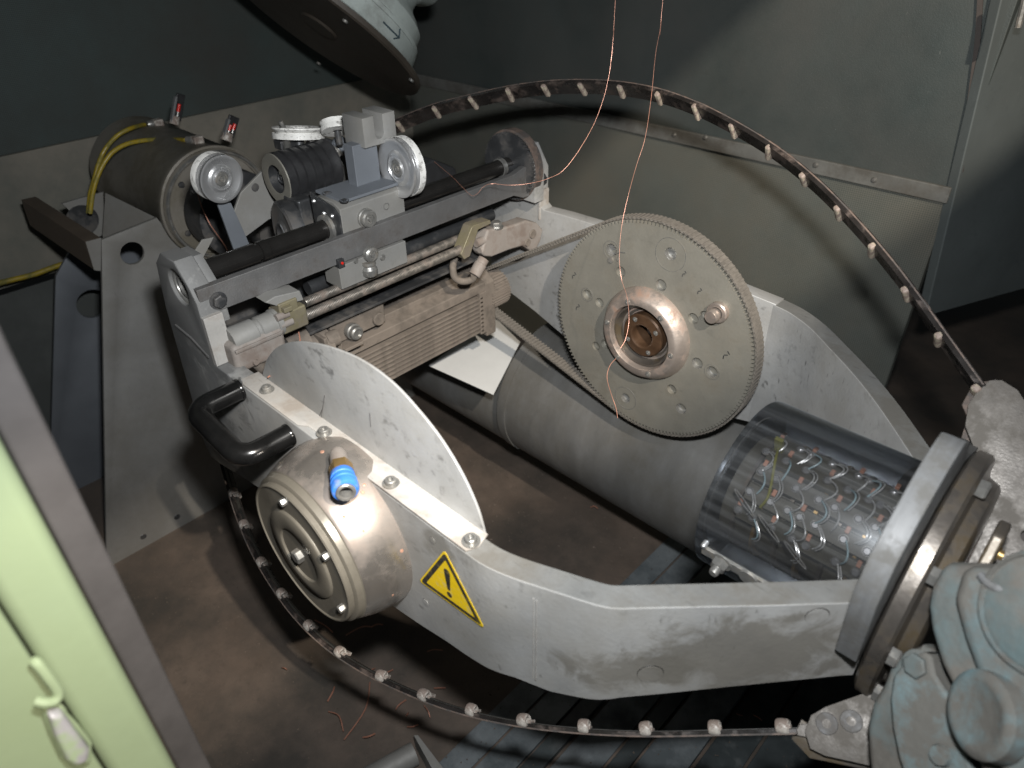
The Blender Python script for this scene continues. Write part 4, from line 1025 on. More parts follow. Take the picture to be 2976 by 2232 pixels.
# ================================================================== PULLEYS
def pulley(name, label, face_c, ax, R, w, group=None, hubr_=.25, mw='cer_white', dirty='turned'):
    """ax points from the visible face backwards"""
    t = thing(name, label, 'pulley', tuple(face_c), group)
    prof = [(R * .30, .002), (R * .34, .0), (R * .36, .0035), (R * .44, .0035), (R * .46, .0015), (R * .55, .003), (R * .60, .0055), (R * .70, .005), (R * .86, .0012), (R * .94, 0.0), (R, .0008)]
    b = MB(); b.lathe(prof, face_c, ax, 72); obj('turned_face', b, dirty, t)
    b = MB(); b.lathe([(R, .0008), (R, w * .16), (R * .87, w * .44), (R * .87, w * .54), (R * 1.0, w * .82)], face_c, ax, 72); obj('groove', b, dirty, t)
    b = MB(); b.lathe([(R * 1.0, w * .52), (R * 1.012, w * .55), (R * 1.012, w * 1.0), (R * .9, w * 1.0), (R * .3, w)], face_c, ax, 72); obj('ceramic_rim', b, mw, t)
    b = MB(); b.lathe([(R * .30, .003), (R * .27, .001), (R * .20, .001), (R * .19, .004), (R * .12, .004), (R * .11, .0), (R * .05, .0), (R * .04, .003), (0, .003)], face_c, ax, 40); obj('bearing', b, 'steel', t)
    b = MB(); b.cyl(V(face_c) + V(ax).normalized() * w, V(face_c) + V(ax).normalized() * (w + .03), R * .2); obj('axle', b, 'steel_dark', t)
    return t
pulley('guide_pulley', 'large bright aluminium pulley with a white rim beside the notched block', V((-.498, .447, .243)), Y + X * .04, .0595, .030)
pulley('guide_pulley', 'bright aluminium pulley with a copper wire round it at the left end of the machine', V((-.720, .187, .238)), V((-1, -.10, .06)), .0475, .034)
tp = pulley('guide_pulley', 'dirty pale pulley lying flat above the black ribbed roller', P(865, 368, 'x', -.78), V((.12, -.18, -1)), .055, .024, dirty='cer_white')
pulley('guide_pulley', 'small worn pulley half hidden behind the notched block', P(975, 352, 'x', -.70), V((.45, -.25, -.8)), .034, .022, dirty='cer_white')
p = P(815, 352, 'x', -.78); q = P(827, 378, 'x', -.78)
b = MB(); b.cyl(p, q + (q - p) * .2, .005); obj('axle_pin', b, 'steel', tp)
# arm of the left pulley
pa = thing('pulley_arm', 'slanted flat grey arm carrying the left bright pulley', 'arm', tuple(P(690, 680, 'x', -.74)))
b = MB(); b.prism([P(u, v, 'x', -.755) for u, v in ((631, 590), (672, 590), (738, 738), (690, 752))], V((-.006, 0, 0))); obj('arm_plate', b, 'bracket2', pa, bevel=.001)
b = MB(); b.cyl(P(715, 740, 'x', -.75), P(712, 746, 'x', -.72), .006); obj('arm_bolt', b, 'steel', pa)
# ribbed roller
rr_ = thing('ribbed_roller', 'black ribbed capstan roller with a hollow grey face', 'roller', (-.717, .30, .21))
R = .0535
prof = [(R * .55, .0), (R * .62, -.001), (R * .97, -.001), (R, .001), (R, .016)]
for k in range(5):
    h = .018 + k * .021
    prof += [(R * .92, h), (R * .92, h + .004), (R * 1.0, h + .006), (R * 1.0, h + .019)]
prof += [(R * 1.03, .125), (R * 1.03, .131), (0, .131)]
b = MB(); b.lathe([(R * .55, .0), (R * .62, -.001), (R * .97, -.001), (R, .001)], (-.717, .30, .21), Y, 64); obj('roller_face', b, 'gear', rr_)
b = MB(); b.lathe(prof[3:], (-.717, .30, .21), Y, 64); obj('ribbed_barrel', b, 'blackmat', rr_)
b = MB(); b.lathe([(R * .55, 0), (R * .55, .03), (R * .28, .03), (R * .26, .012), (R * .20, .010), (R * .18, .014), (R * .1, .014), (R * .09, .010), (0, .010)], (-.717, .30, .21), Y, 48); obj('roller_bore', b, 'steel_dark', rr_)
b = MB(); b.box((-.70, .306, .232), (.012, .006, .020)); obj('roller_key', b, 'gear', rr_, bevel=.001)
# dark lower wheel behind the crossbar
lw_ = thing('dark_wheel', 'dark round wheel half hidden behind the shaft at the left of the carriage', 'wheel', (-.66, .25, .09))
cw = P(800, 690, 'y', .26)
cw = V((-.66, .25, .105))
cw = P(828, 700, 'x', -.68)
b = MB(); b.lathe([(0, -.002), (.018, -.002), (.02, 0), (.03, .002), (.036, -.004), (.04, -.004), (.044, .002), (.062, .006), (.078, 0), (.084, .004), (.084, .03), (0, .03)], cw, V((.25, 1, 0)), 64); obj('wheel_disc', b, 'steel_dark', lw_)
b = MB(); b.lathe([(.0385, -.0045), (.041, -.006), (.0435, -.0045)], cw, V((.25, 1, 0)), 64, a0=1.8, a1=3.2); obj('bright_groove', b, 'turned', lw_)
b = MB(); b.box(cw + V((.01, .06, .035)), (.06, .07, .11)); obj('bearing_box', b, 'steel_dark', lw_, bevel=.006)
# plates behind the rollers
bp1 = thing('roller_plate', 'grey mounting plate with an oval hole behind the black ribbed roller', 'plate', tuple(P(960, 500, 'x', -.80)))
b = MB(); xz = -.80
ol = [P(u, v, 'x', xz) for u, v in ((905, 470), (935, 445), (985, 455), (1008, 490), (1022, 540), (930, 575), (880, 590), (780, 640), (700, 700), (672, 640), (700, 560), (760, 500), (815, 440), (870, 430))]
b.prism(ol, V((-.008, 0, 0))); obj('plate_body', b, 'bracket', bp1, bevel=.002)
p = P(967, 520, 'x', xz + .001); b = MB(); b.lathe([(0, .0006), (.016, .0006), (.0165, 0)], p, V((1, -.2, 0)), 28); obj('plate_hole', b, 'steel_dark', bp1)
for u, v in ((742, 545),): p = P(u, v, 'x', xz + .001); b = MB(); b.lathe([(0, .0016), (.008, .001), (.009, 0)], p, X, 20); obj('plate_screw', b, 'steel_dark', bp1)
la = thing('lever_arm', 'dark cast lever arm with round end and hex nut above the ribbed roller', 'lever', tuple(P(930, 430, 'x', -.74)))
b = MB(); b.tube([P(895, 410, 'x', -.76), P(930, 418, 'x', -.75), P(985, 432, 'x', -.74)], [.020, .017, .014], 18); obj('lever_body', b, 'steel_dark', la)
p = P(990, 425, 'x', -.73); dn = (P(975, 452, 'x', -.73) - P(1003, 415, 'x', -.73)).normalized()
b = MB(); b.lathe([(0, -.016), (.019, -.016), (.021, -.014), (.021, .010), (.019, .012), (0, .012)], p, dn, 28); obj('lever_boss', b, 'bracket2', la)
b = MB(); b.hexhead(p + dn * .012, dn, .0125, .014); obj('hex_nut', b, 'steel', la)
b = MB(); b.cyl(P(832, 410, 'x', -.78), P(840, 450, 'x', -.74), .008); obj('pulley_post', b, 'steel', la)
b = MB(); b.box(P(835, 415, 'x', -.79), (.03, .05, .02)); obj('pulley_seat', b, 'steel_dark', la, bevel=.003)
bc = thing('black_cover', 'small matt black cover standing behind the crossbar right of the white rimmed pulley', 'cover', tuple(P(1300, 500, 'x', -.66)))
b = MB(); b.prism([P(u, v, 'x', -.64) for u, v in ((1225, 600), (1232, 480), (1262, 463), (1325, 488), (1338, 530), (1342, 580))], V((-.05, .0, 0))); obj('cover_shell', b, 'blackmat', bc, bevel=.006)
# bent strip under the guide shaft at the left
bs = thing('bent_strip', 'short bent grey strip behind the near bearing head', 'strip', tuple(P(580, 740, 'x', -.64)))
b = MB(); b.prism([P(u, v, 'x', -.66) for u, v in ((545, 762), (588, 697), (622, 690), (575, 780))], V((-.004, 0, 0))); obj('strip_plate', b, 'bracket', bs, bevel=.001)
p = P(562, 752, 'x', -.659); b = MB(); b.lathe([(0, .0008), (.007, .0008), (.0075, 0)], p, X, 20); obj('strip_hole', b, 'steel_dark', bs)
# crossmember behind the rods (dark interior)
cmb = thing('inner_crossmember', 'dark hollow crossmember in the shade under the crossbar', 'beam', (-.66, .43, -.02))
b = MB(); b.box((-.69, .43, .0), (.02, .84, .18)); obj('rear_web', b, 'steel_dark', cmb, bevel=.002)
b = MB(); b.box((-.60, .43, -.045), (.16, .84, .006)); obj('floor_web', b, 'steel_dark', cmb, bevel=.001)
b = MB(); b.cyl((-.585, .25, .02), (-.585, .80, .02), .016); obj('dark_shaft', b, 'steel_dark', cmb)
# white sheet
wh = [P(1245, 1063, 'z', -.45), P(1434, 1148, 'z', -.45), P(1512, 995, 'z', -.45), P(1440, 925, 'z', -.45)]
b = MB(); b.prism(wh, Z * .002); tag(obj('white_sheet', b, 'white', bevel=.0004), 'clean white metal sheet sticking out below the ribbed motor', 'sheet')

# ================================================================== CLEAR COVER WITH TERMINALS
su = thing('terminal_unit', 'clear plastic drum cover with small wires and orange terminals inside', 'slip ring unit', (.45, AXY, AXZ - .142))
X0 = .338; RC = .142
b = MB(); b.lathe([(RC - .030, 0.0), (RC - .006, .0), (RC - .001, .002), (RC, .006), (RC, .237)], (X0, AXY, AXZ), X, 96)
cov = obj('clear_cover', b, 'clear', su)
b = MB(); b.lathe([(0, .0), (RC - .030, .0), (RC - .030, .004)], (X0 + .001, AXY, AXZ), X, 64); obj('end_disc', b, 'clear', cov)
b = MB(); b.lathe([(.02, .01), (.085, .01), (.085, .235), (.02, .235)], (X0, AXY, AXZ), X, 48); obj('core', b, 'pcb', su)
for k in range(6):
    b = MB(); b.lathe([(.085, 0), (.094, .001), (.094, .006), (.085, .007)], (X0 + .03 + .034 * k, AXY, AXZ), X, 48); obj('slip_ring', b, 'brass' if k % 2 else 'hub', su)
def on_cyl(ang, x, r): return V((x, AXY + r * math.cos(ang), AXZ + r * math.sin(ang)))
# terminal blocks facing the camera (angles around the axis, 90 = up, 180 = towards the near plate)
rnd = random.Random(3)
first_t = None
rows = [(math.radians(88), .058, .108), (math.radians(106), .060, .112), (math.radians(124), .05, .112), (math.radians(142), .065, .108), (math.radians(160), .065, .108)]
for ri, (an, xo, rr) in enumerate(rows):
    n = V((0, math.cos(an), math.sin(an)))
    tb_ = MB(); c = on_cyl(an, X0 + .135, .096); u = n.cross(X)
    Rm = Matrix((X, u, n)).transposed()
    tb_.box(c, (.19, .026, .014), Rm); blk = obj('terminal_strip', tb_, 'pcb', su, bevel=.001)
    for k in range(7):
        x = X0 + .045 + .027 * k + rnd.uniform(-.009, .009)
        p = on_cyl(an, x, .1045)
        b = MB(); b.lathe([(0, .004), (.0040, .004), (.0052, .0025), (.0056, 0)], p, n, 14); obj('terminal_screw', b, 'turned', blk)
        b = MB(); b.lathe([(.0068, .0), (.0068, .0018), (.0058, .0018)], p, n, 18); obj('terminal_ring', b, 'steel', blk)
        if ri < len(rows) - 1 or k % 2:
            an2 = an + math.radians(17); ph = rnd.uniform(-.004, .004); hh_ = rnd.uniform(.006, .014)
            lp = [on_cyl(an + (an2 - an) * (t_ / 9), x + .004 + (.010 + ph) * math.sin(PI * t_ / 9) + .006 * t_ / 9, .108 + hh_ * math.sin(PI * t_ / 9)) for t_ in range(10)]
            b = MB(); b.tube(lp, .00125, 8); obj('lead_wire', b, ('silver_lead', 'silver_lead', 'wire_w')[(k + ri) % 3], blk)
            if (k * 3 + ri) % 2:
                lp = [q + X * .0045 + (on_cyl(an, 0, .003) - on_cyl(an, 0, 0)) for q in lp]
                b = MB(); b.tube(lp, .0010, 8); obj('lead_wire', b, 'silver_lead', blk)
        if (k + ri) % 2 == 0:
            q = p + u * .014; b = MB(); b.box(q + n * .002, (.0060, .010, .005), Rm); obj('crimp_terminal', b, 'terminal', blk, bevel=.001)
b = MB(); c = on_cyl(math.radians(112), X0 + .075, .112); n = V((0, math.cos(1.95), math.sin(1.95)))
b.box(on_cyl(math.radians(100), X0 + .05, .116), (.012, .006, .034), Matrix((X, n.cross(X), n)).transposed()); obj('yellow_insulator', b, 'pcb_y', su)
b = MB(); b.tube(smooth_path([on_cyl(1.75, X0 + .05, .112), on_cyl(2.0, X0 + .06, .122), on_cyl(2.4, X0 + .075, .118), on_cyl(2.6, X0 + .07, .110)], 5), .0020, 8); obj('yellow_lead', b, 'pcb_y', su)
for k in range(3):
    s_ = math.radians(150 + 8 * k); cx = X0 + .05 + .045 * k
    pts_ = [on_cyl(s_ + .10 * math.sin(t * PI / 6), cx + .005 * math.cos(t * PI / 6) + .02 * math.sin(t * PI / 6), .122) for t in range(13)]
    b = MB(); b.tube(pts_, .0011, 8); obj('wire_loop', b, 'steel', su)
# bottom clamp rail with the hex nut that comes through the cover
na = math.radians(192); n = V((0, math.cos(na), math.sin(na))); u = n.cross(X); Rm = Matrix((X, u, n)).transposed()
r0 = PN(2185, 1612, on_cyl(na, .4, .135), n)
b = MB(); b.box(on_cyl(na, X0 + .105, RC + .002), (.175, .018, .006), Rm); rail = obj('clamp_rail', b, 'steel', su, bevel=.001)
pn = on_cyl(na, X0 + .052, RC + .005)
b = MB(); b.hexhead(pn, n, .0125, .012); b.lathe([(0, 0), (.0075, 0), (.0075, .022), (.006, .025), (0, .025)], pn, n, 20); obj('hex_nut', b, 'steel', rail)
b = MB(); b.lathe([(0, 0), (.0045, 0), (.0045, .010), (.0035, .012), (0, .012)], on_cyl(na - .12, X0 + .022, RC - .002), n, 16); obj('cover_screw', b, 'turned', rail)
b = MB(); b.lathe([(0, .004), (.014, .004), (.015, 0)], on_cyl(na, X0 + .095, RC + .004), n, 24); obj('rail_washer', b, 'steel', rail)

# ================================================================== FLANGE AND HUB
fl = thing('end_flange', 'thick bright brushed aluminium flange beside the clear plastic drum', 'flange', (.59, AXY, AXZ - .285))
def yz(a, r): return (AXY + r * math.cos(a), AXZ + r * math.sin(a))
ol = [(.37, .186), (.343, .184), (.315, .177), (.288, .165), (.263, .149), (.238, .130), (.215, .108), (.203, .055), (.215, .0), (.232, -.075), (.34, -.11), (.57, -.22), (.70, -.12), (.70, .0), (.46, .10), (.42, .155)]
b = MB(); b.plate(ol, [(AXY, AXZ, .10)], (.577, 0, 0), Y, Z, X, .027, .0018, 2); obj('flange_plate', b, 'alu_clean', fl)
hb_ = thing('rotor_hub', 'oily dark steel hub disc with hexagon bolts between the flange and the rotor arms', 'hub', (.64, AXY, AXZ - .2))
b = MB(); b.lathe([(.05, .0), (.180, .0), (.186, .004), (.186, .020), (.181, .024), (.165, .025), (.157, .028), (.152, .042), (.145, .046), (.10, .048), (0, .048)], (.6055, AXY, AXZ), X, 96); obj('hub_disc', b, 'hub', hb_)
for a in (92, 137, 176, 215):
    y, z = yz(math.radians(a), .174); b = MB(); b.hexhead((.630, y, z), X, .0125, .012, False); obj('hub_bolt', b, 'steel', hb_)
b = MB(); y, z = yz(math.radians(120), .135)
b.prism([V((.665, *yz(math.radians(95), .06))), V((.665, *yz(math.radians(100), .165))), V((.665, *yz(math.radians(112), .18))), V((.665, *yz(math.radians(135), .165))), V((.665, *yz(math.radians(150), .07)))], X * .014); cl_ = obj('counterweight', b, 'hub', hb_, bevel=.004)
b = MB(); b.socket((.679, *yz(math.radians(112), .14)), X, .006, .006); obj('counterweight_screw', b, 'brass', cl_)

# ================================================================== BOWS AND ROTOR ARMS
TH40 = math.radians(40)
BD = V((0, math.cos(TH40), math.sin(TH40))); BN = V((0, -math.sin(TH40), math.cos(TH40)))
B0 = V((0, AXY, AXZ))
def bowp(x, r, n=0.0): return B0 + X * x + BD * r + BN * n
tab = [(-.99, .345), (-.93, .392), (-.865, .446), (-.787, .500), (-.70, .543), (-.60, .588), (-.50, .622), (-.40, .644), (-.30, .656), (-.20, .655), (-.10, .640), (0, .614), (.10, .580), (.20, .534), (.30, .476), (.40, .409), (.50, .333), (.573, .277)]
bowc = smooth_path([V((x, r, 0)) for x, r in tab], 6)
bowtab = [(q.x, q.y) for q in bowc]
ey_r = [(1175, 342), (1270, 318), (1375, 294), (1480, 274), (1585, 260), (1695, 252), (1808, 260), (1918, 282), (2030, 318), (2138, 372), (2243, 433), (2345, 515), (2447, 612), (2545, 722), (2647, 847), (2742, 978), (2842, 1135)]
ey_f = [(648, 1335), (686, 1432), (712, 1533), (765, 1640), (822, 1737), (903, 1825), (995, 1905), (1112, 1975), (1240, 2030), (1378, 2072), (1533, 2103), (1702, 2127), (1885, 2132), (2082, 2133), (2284, 2125)]
WB = .026
rnd2 = random.Random(9)
def make_bow(sgn, name, label, px, near):
    t = thing(name, label, 'bow', tuple(bowp(-.25, sgn * .65)))
    path = [bowp(x, sgn * r) for x, r in bowtab]
    WB = .026 if near else .037
    TB = .0075 if near else .0115
    b = MB(); b.sweep(path, BN, WB, TB); obj('bow_band', b, 'carbon', t, bevel=.0008)
    for o_, wd, tk in ((.5, .0014, .0026),):
        b = MB(); b.sweep([bowp(x, sgn * (r + .0032), WB * o_) for x, r in bowtab], BN, wd, tk); obj('edge_lip', b, 'bowedge' if o_ > 0 or not near else 'carbon', t, bevel=.0004)
    b = MB(); b.sweep([bowp(x, sgn * (r - .0040)) for x, r in bowtab], BN, .007, .003); obj('wire_channel', b, 'rubber', t)
    first = None
    for u, v in px:
        r = ray(u, v); tt = (B0 - CAMP).dot(BN) / r.dot(BN); p = CAMP + r * tt
        x = p.x
        if x < -.95: x = -.95
        rr = interp(bowtab, x); r2 = interp(bowtab, x + .01)
        tg = (X * .01 + BD * (sgn * (r2 - rr))).normalized()
        inw = tg.cross(BN).normalized()
        if inw.dot(BD * -sgn) < 0: inw = -inw
        bx = MB()
        if first is None:
            if near:
                bx.lathe([(.0052, -.0085), (.0085, -.0092), (.0102, -.0065), (.0106, 0), (.0102, .0065), (.0085, .0092), (.0052, .0085), (.0046, 0), (.0052, -.0085)], (0, .010, .001), X, 20, ref=Z)
                bx.box((0, -.004, -.001), (.0125, .022, .006))
                e = obj('guide_eyelet', bx, 'ceramic', t, angle=50)
            else:
                bx.box((0, -.001, 0), (.0125, .040, .0125))
                e = obj('guide_eyelet', bx, 'ceramic_br', t, bevel=.0045, segs=4)
            first = e
        else:
            bx.bm.free(); e = first.copy(); COL.objects.link(e)
        off = .0065
        yv = inw.cross(tg)
        if yv.dot(BN) < 0: tg = -tg; yv = -yv
        q = bowp(x, sgn * rr) + inw * off
        jit = Euler((rnd2.uniform(-.10, .10), rnd2.uniform(-.10, .10), rnd2.uniform(-.14, .14))).to_matrix().to_4x4()
        sc_ = Matrix.Diagonal((rnd2.uniform(.9, 1.1), rnd2.uniform(.94, 1.06), 1, 1))
        e.matrix_basis = Matrix(((tg.x, yv.x, inw.x, q.x), (tg.y, yv.y, inw.y, q.y), (tg.z, yv.z, inw.z, q.z), (0, 0, 0, 1))) @ jit @ sc_
    return t
make_bow(1, 'flyer_bow', 'black rotor bow arching behind the cradle with brownish wire guides', ey_r, False)
make_bow(-1, 'flyer_bow', 'black rotor bow sweeping in front of the cradle with white ceramic wire guides', ey_f, True)

def arm(sgn, label):
    t = thing('flyer_bracket', label, 'rotor arm', tuple(bowp(.62, sgn * .2)))
    ol = [(.571, .272), (.569, .245), (.578, .215), (.600, .190), (.655, .084), (.657, .035), (.70, .02), (.735, .03), (.735, .13), (.69, .19), (.645, .262), (.612, .290), (.590, .296), (.578, .290)]
    if sgn < 0:
        ol = [(.583, .270), (.580, .248), (.590, .228), (.640, .160), (.70, .08), (.76, .08), (.76, .2), (.70, .242), (.615, .281), (.597, .284)]
    b = MB(); b.plate([(x, r * sgn) for x, r in ol] if sgn > 0 else [(x, -r) for x, r in ol][::-1], [(.701, .105, .010)] if sgn > 0 else [], B0 + BN * .010, X, BD, BN, .006, .0012, 1); a = obj('arm_plate', b, 'rotor', t)
    ol2 = [(.560, .285), (.560, .25), (.574, .235), (.590, .14), (.640, .035), (.70, .02), (.70, .15), (.600, .288), (.582, .302)]
    if sgn < 0: ol2 = [(.571, .290), (.571, .262), (.60, .262), (.72, .19), (.73, .225), (.66, .268), (.60, .297)]
    b = MB(); b.plate([(x, r * sgn) for x, r in ol2] if sgn > 0 else [(x, -r) for x, r in ol2][::-1], [], B0 - BN * .012, X, BD, BN, .008, .0015, 1); obj('arm_plate', b, 'bowedge' if sgn > 0 else 'hub', t)
    if sgn < 0:
        for u, v in ((2403, 2103), (2474, 2096)):
            p = PN(u, v, B0 + BN * .0162, BN); b = MB(); b.lathe([(.0142, 0), (.0135, .0008), (.006, .0008), (.0055, -.004), (0, -.004)], p, BN, 32); obj('countersunk_screw', b, 'steel_dark', a)
        b = MB(); b.prism([bowp(.571, -.284, -.008), bowp(.571, -.268, -.008), bowp(.600, -.240, -.004), bowp(.615, -.262, -.004)], BN * .012); obj('arm_wedge', b, 'rotor', t, bevel=.001)
    return t
arm(1, 'pitted grey rotor arm holding the end of the rear black bow at the right edge')
arm(-1, 'grey rotor arm with two countersunk screws at the lower end of the front bow')

# ================================================================== BLUE BEARING CASTING (near, right)
bl = thing('bearing_pedestal', 'worn blue green cast bearing housing in the near right corner', 'bearing housing', tuple(PD(2850, 2100, .80)))
NC = (RW @ V((0.10, .35, 1.0))).normalized()     # roughly facing the viewer, tilted like the split face of the housing
NC = V((-.42, -.80, .43)).normalized()
PC = PD(2760, 1900, .80)
def pq(u, v, d=0.0): return PN(u, v, PC + NC * d, NC)
def slab(name, px, d, h, m, bev, parent=bl, segs=4):
    b = MB(); b.prism([pq(u, v, d) for u, v in px], NC * -h); return obj(name, b, m, parent, bevel=bev, segs=segs, angle=28)
main = [(2735, 1640), (2760, 1632), (2850, 1634), (2935, 1650), (2990, 1700), (3050, 1800), (3080, 2300), (2860, 2300), (2815, 2130), (2770, 2010), (2730, 1930), (2700, 1830), (2690, 1760), (2702, 1700)]
slab('housing_body', main, 0, .17, 'bluedirt', .012)
slab('housing_face', [(2790, 1640), (2925, 1645), (3000, 1700), (3080, 1900), (3080, 2300), (2900, 2300), (2880, 2120), (2830, 1960), (2790, 1850), (2760, 1740)], .018, .06, 'blue', .014)
b = MB(); b.tube(smooth_path([pq(2850, 1670, .02), pq(2868, 1692, .022), pq(2895, 1708, .022), pq(2915, 1712, .02)]), .0045, 10); obj('cast_rib', b, 'alu_clean', bl)
cb_c = pq(3040, 1790, .020)
b = MB(); b.lathe([(.064, 0), (.062, .004), (.060, .005), (.058, .001), (0, .001)], cb_c, NC, 48); obj('bore_cap', b, 'blue', bl)
b = MB(); b.lathe([(.056, .003), (.054, .004), (0, .004)], cb_c, NC, 48); obj('cap_disc', b, 'bluedirt', bl)
bc_ = pq(2862, 2078, .020)
b = MB(); b.lathe([(.046, -.01), (.044, .006), (.039, .010), (.033, .0105), (.029, .0085), (0, .009)], bc_, NC + V((-.45, 0, -.1)), 48); obj('boss', b, 'blue', bl)
# clamp lobe
lobe = [(2528, 2300), (2516, 2180), (2512, 2110), (2530, 2040), (2562, 1985), (2582, 1930), (2620, 1892), (2672, 1872), (2700, 1876), (2716, 1920), (2722, 1965), (2745, 2010), (2790, 2080), (2830, 2180), (2850, 2300)]
slab('clamp_lobe', lobe, -.030, .10, 'bluedirt', .016)
lobe2 = [(2640, 2300), (2608, 2200), (2590, 2110), (2584, 2030), (2594, 1960), (2640, 1912), (2680, 1890), (2705, 1905), (2715, 1960), (2770, 2050), (2815, 2150), (2830, 2300)]
slab('clamp_face', lobe2, -.012, .05, 'blue', .012)
b = MB(); b.hexhead(pq(2668, 1935, -.016), NC, .0145, .008); obj('clamp_bolt', b, 'bluedirt', bl, bevel=.003)
b = MB(); b.lathe([(.012, 0), (.010, .006), (0, .007)], pq(2735, 2195, -.010), NC, 24); obj('clamp_stud', b, 'blue', bl)

# ================================================================== GREEN DOOR FRAME (near, left)
gf = thing('door_frame', 'light green painted door frame with grey rubber seal in the near left corner', 'door frame', tuple(PD(200, 2000, .6)))
hd_ = V((ray(300, 1800).x, ray(300, 1800).y, 0)).normalized()    # horizontal viewing direction there
G0 = PD(380, 1760, .66)
def gq(u, v, d=0.0): return PN(u, v, G0 - hd_ * d, hd_)
sd_ = Z.cross(hd_)
def col(name, u0, u1, v, d, h, m, bev, segs=4):
    """vertical post between photograph columns u0, u1 at row v"""
    a = gq(u0, v, d); c = gq(u1, v, d)
    if (c - a).dot(sd_) > 0: a, c = c, a
    b = MB(); pts_ = [V((a.x, a.y, a.z - 1.1)), V((c.x, c.y, c.z - 1.1)), V((c.x, c.y, c.z + 1.3)), V((a.x, a.y, a.z + 1.3))]
    # level both ends
    z0 = min(a.z, c.z)
    pts_ = [V((a.x, a.y, z0 - 1.1)), V((c.x, c.y, z0 - 1.1)), V((c.x, c.y, z0 + 1.3)), V((a.x, a.y, z0 + 1.3))]
    b.prism(pts_, hd_ * h); return obj(name, b, m, gf, bevel=bev, segs=segs)
col('rubber_seal', 265, 388, 1760, .0, .06, 'seal', .004)
col('painted_rail', 0, 258, 1760, .012, .05, 'green', .012, 6)
col('painted_panel', -900, -8, 1760, .000, .03, 'green', .004)
# latch: stepped tongue and white roller
b = MB(); b.tube(smooth_path([gq(98, 1922, .012), gq(110, 1930, .016), gq(140, 1968, .020), gq(168, 2010, .022), gq(160, 2036, .024), gq(132, 2042, .024), gq(104, 2036, .02)]), .0045, 10); obj('latch_hook', b, 'green', gf)
b = MB(); b.prism([gq(u, v, .012) for u, v in ((128, 2052), (172, 2046), (212, 2100), (250, 2150), (246, 2186), (206, 2200), (180, 2182), (150, 2120))], hd_ * -.014); obj('latch_tongue', b, 'latch', gf, bevel=.005, segs=3)
b = MB(); b.prism([gq(u, v, .006) for u, v in ((110, 2040), (172, 2034), (225, 2088), (262, 2150), (262, 2200), (210, 2222), (170, 2190), (138, 2120))], hd_ * -.008); obj('latch_base', b, 'green', gf, bevel=.004)

# ================================================================== REEL AT THE TOP
dC = PD(925, 80, 1.95)
face_n = (RW @ V((-.50, .866, .055))).normalized()
bk_n = -face_n
Rr = .305
re = thing('wire_reel', 'large pale grey reel with a dark brown underside tilted at the top', 'reel', tuple(dC))
b = MB(); b.lathe([(0, 0), (.05, 0), (.055, .006), (Rr * .985, .0), (Rr, .004), (Rr, .016)], dC, bk_n, 128); obj('dark_face', b, 'reel_dark', re)
b = MB(); b.lathe([(Rr, .016), (Rr * .985, .019), (Rr * .90, .022), (Rr * .86, .040), (Rr * .845, .075), (Rr * .835, .078), (Rr * .835, .088), (Rr * .80, .092), (Rr * .795, .125), (Rr * .77, .128), (Rr * .74, .142), (Rr * .66, .160), (Rr * .62, .18), (Rr * .62, .205), (Rr * .66, .225), (Rr * .74, .237), (Rr * .76, .245), (Rr * .755, .252), (0, .252)], dC, bk_n, 128); obj('reel_body', b, 'reel_lite', re)
ur, wr, nr_ = basis(bk_n)
def reel_on(u, v, R_):       # hit a cone-ish point: intersect with plane tangent region, approximate by sphere search
    r = ray(u, v).normalized(); best = None
    o = CAMP - dC
    d_ = r - nr_ * r.dot(nr_); o_ = o - nr_ * o.dot(nr_)
    A = d_.dot(d_); Bq = 2 * d_.dot(o_); Cq = o_.dot(o_) - R_ * R_
    disc = Bq * Bq - 4 * A * Cq
    if disc < 0: return None
    t = (-Bq - math.sqrt(disc)) / (2 * A); return CAMP + r * t
Ra = Rr * .858
pts_ = [reel_on(u, v, Ra) for u, v in ((1114, 64), (1136, 86), (1160, 110))]
pts2 = [reel_on(u, v, Ra) for u, v in ((1143, 112), (1160, 110), (1162, 84))]
if all(pts_) and all(pts2):
    b = MB(); b.tube(pts_, .0022, 6); b.tube(pts2, .0022, 6); obj('marker_arrow', b, 'marker', re)
for u, v in ((927, 183), (1196, 232), (1004, 60)):
    p = PN(u, v, dC, face_n); b = MB(); b.lathe([(0, .006), (.006, .005), (.008, 0)], p, face_n, 14); obj('face_screw', b, 'steel', re)

# ================================================================== HOUSING, SUPPORT, HOSES
hs = thing('brake_housing', 'grey brown cylindrical housing behind the cradle with two yellow hoses plugged in', 'housing', (-1.5, AXY, -.25))
HC = V((-1.30, .425, -.030)); HR = .163
b = MB(); b.lathe([(0, .012), (HR * .86, .012), (HR * .865, .002), (HR * .90, 0), (HR * .93, .0), (HR * .945, .006), (HR * .95, .012), (HR * .97, .008), (HR, .012), (HR, .030), (HR * .985, .034), (HR * .985, .50), (0, .50)], HC, -X, 96); hb0 = obj('housing_drum', b, 'housing', hs)
b = MB(); b.lathe([(HR * .88, .001), (HR * .90, -.004), (HR * .925, -.004), (HR * .94, .001)], HC, -X, 96); obj('polished_ring', b, 'steel', hs)
b = MB(); b.lathe([(0, 0), (.045, 0), (.05, .01), (.05, .30), (0, .30)], HC + X * .30 * 0, X, 32); obj('main_shaft', b, 'steel_dark', hs)
b = MB(); b.lathe([(0, 0), (.10, 0), (.12, .012), (.12, .10), (.05, .12), (0, .12)], HC + X * .02, X, 48); obj('rotor_disc', b, 'steel_dark', hs)
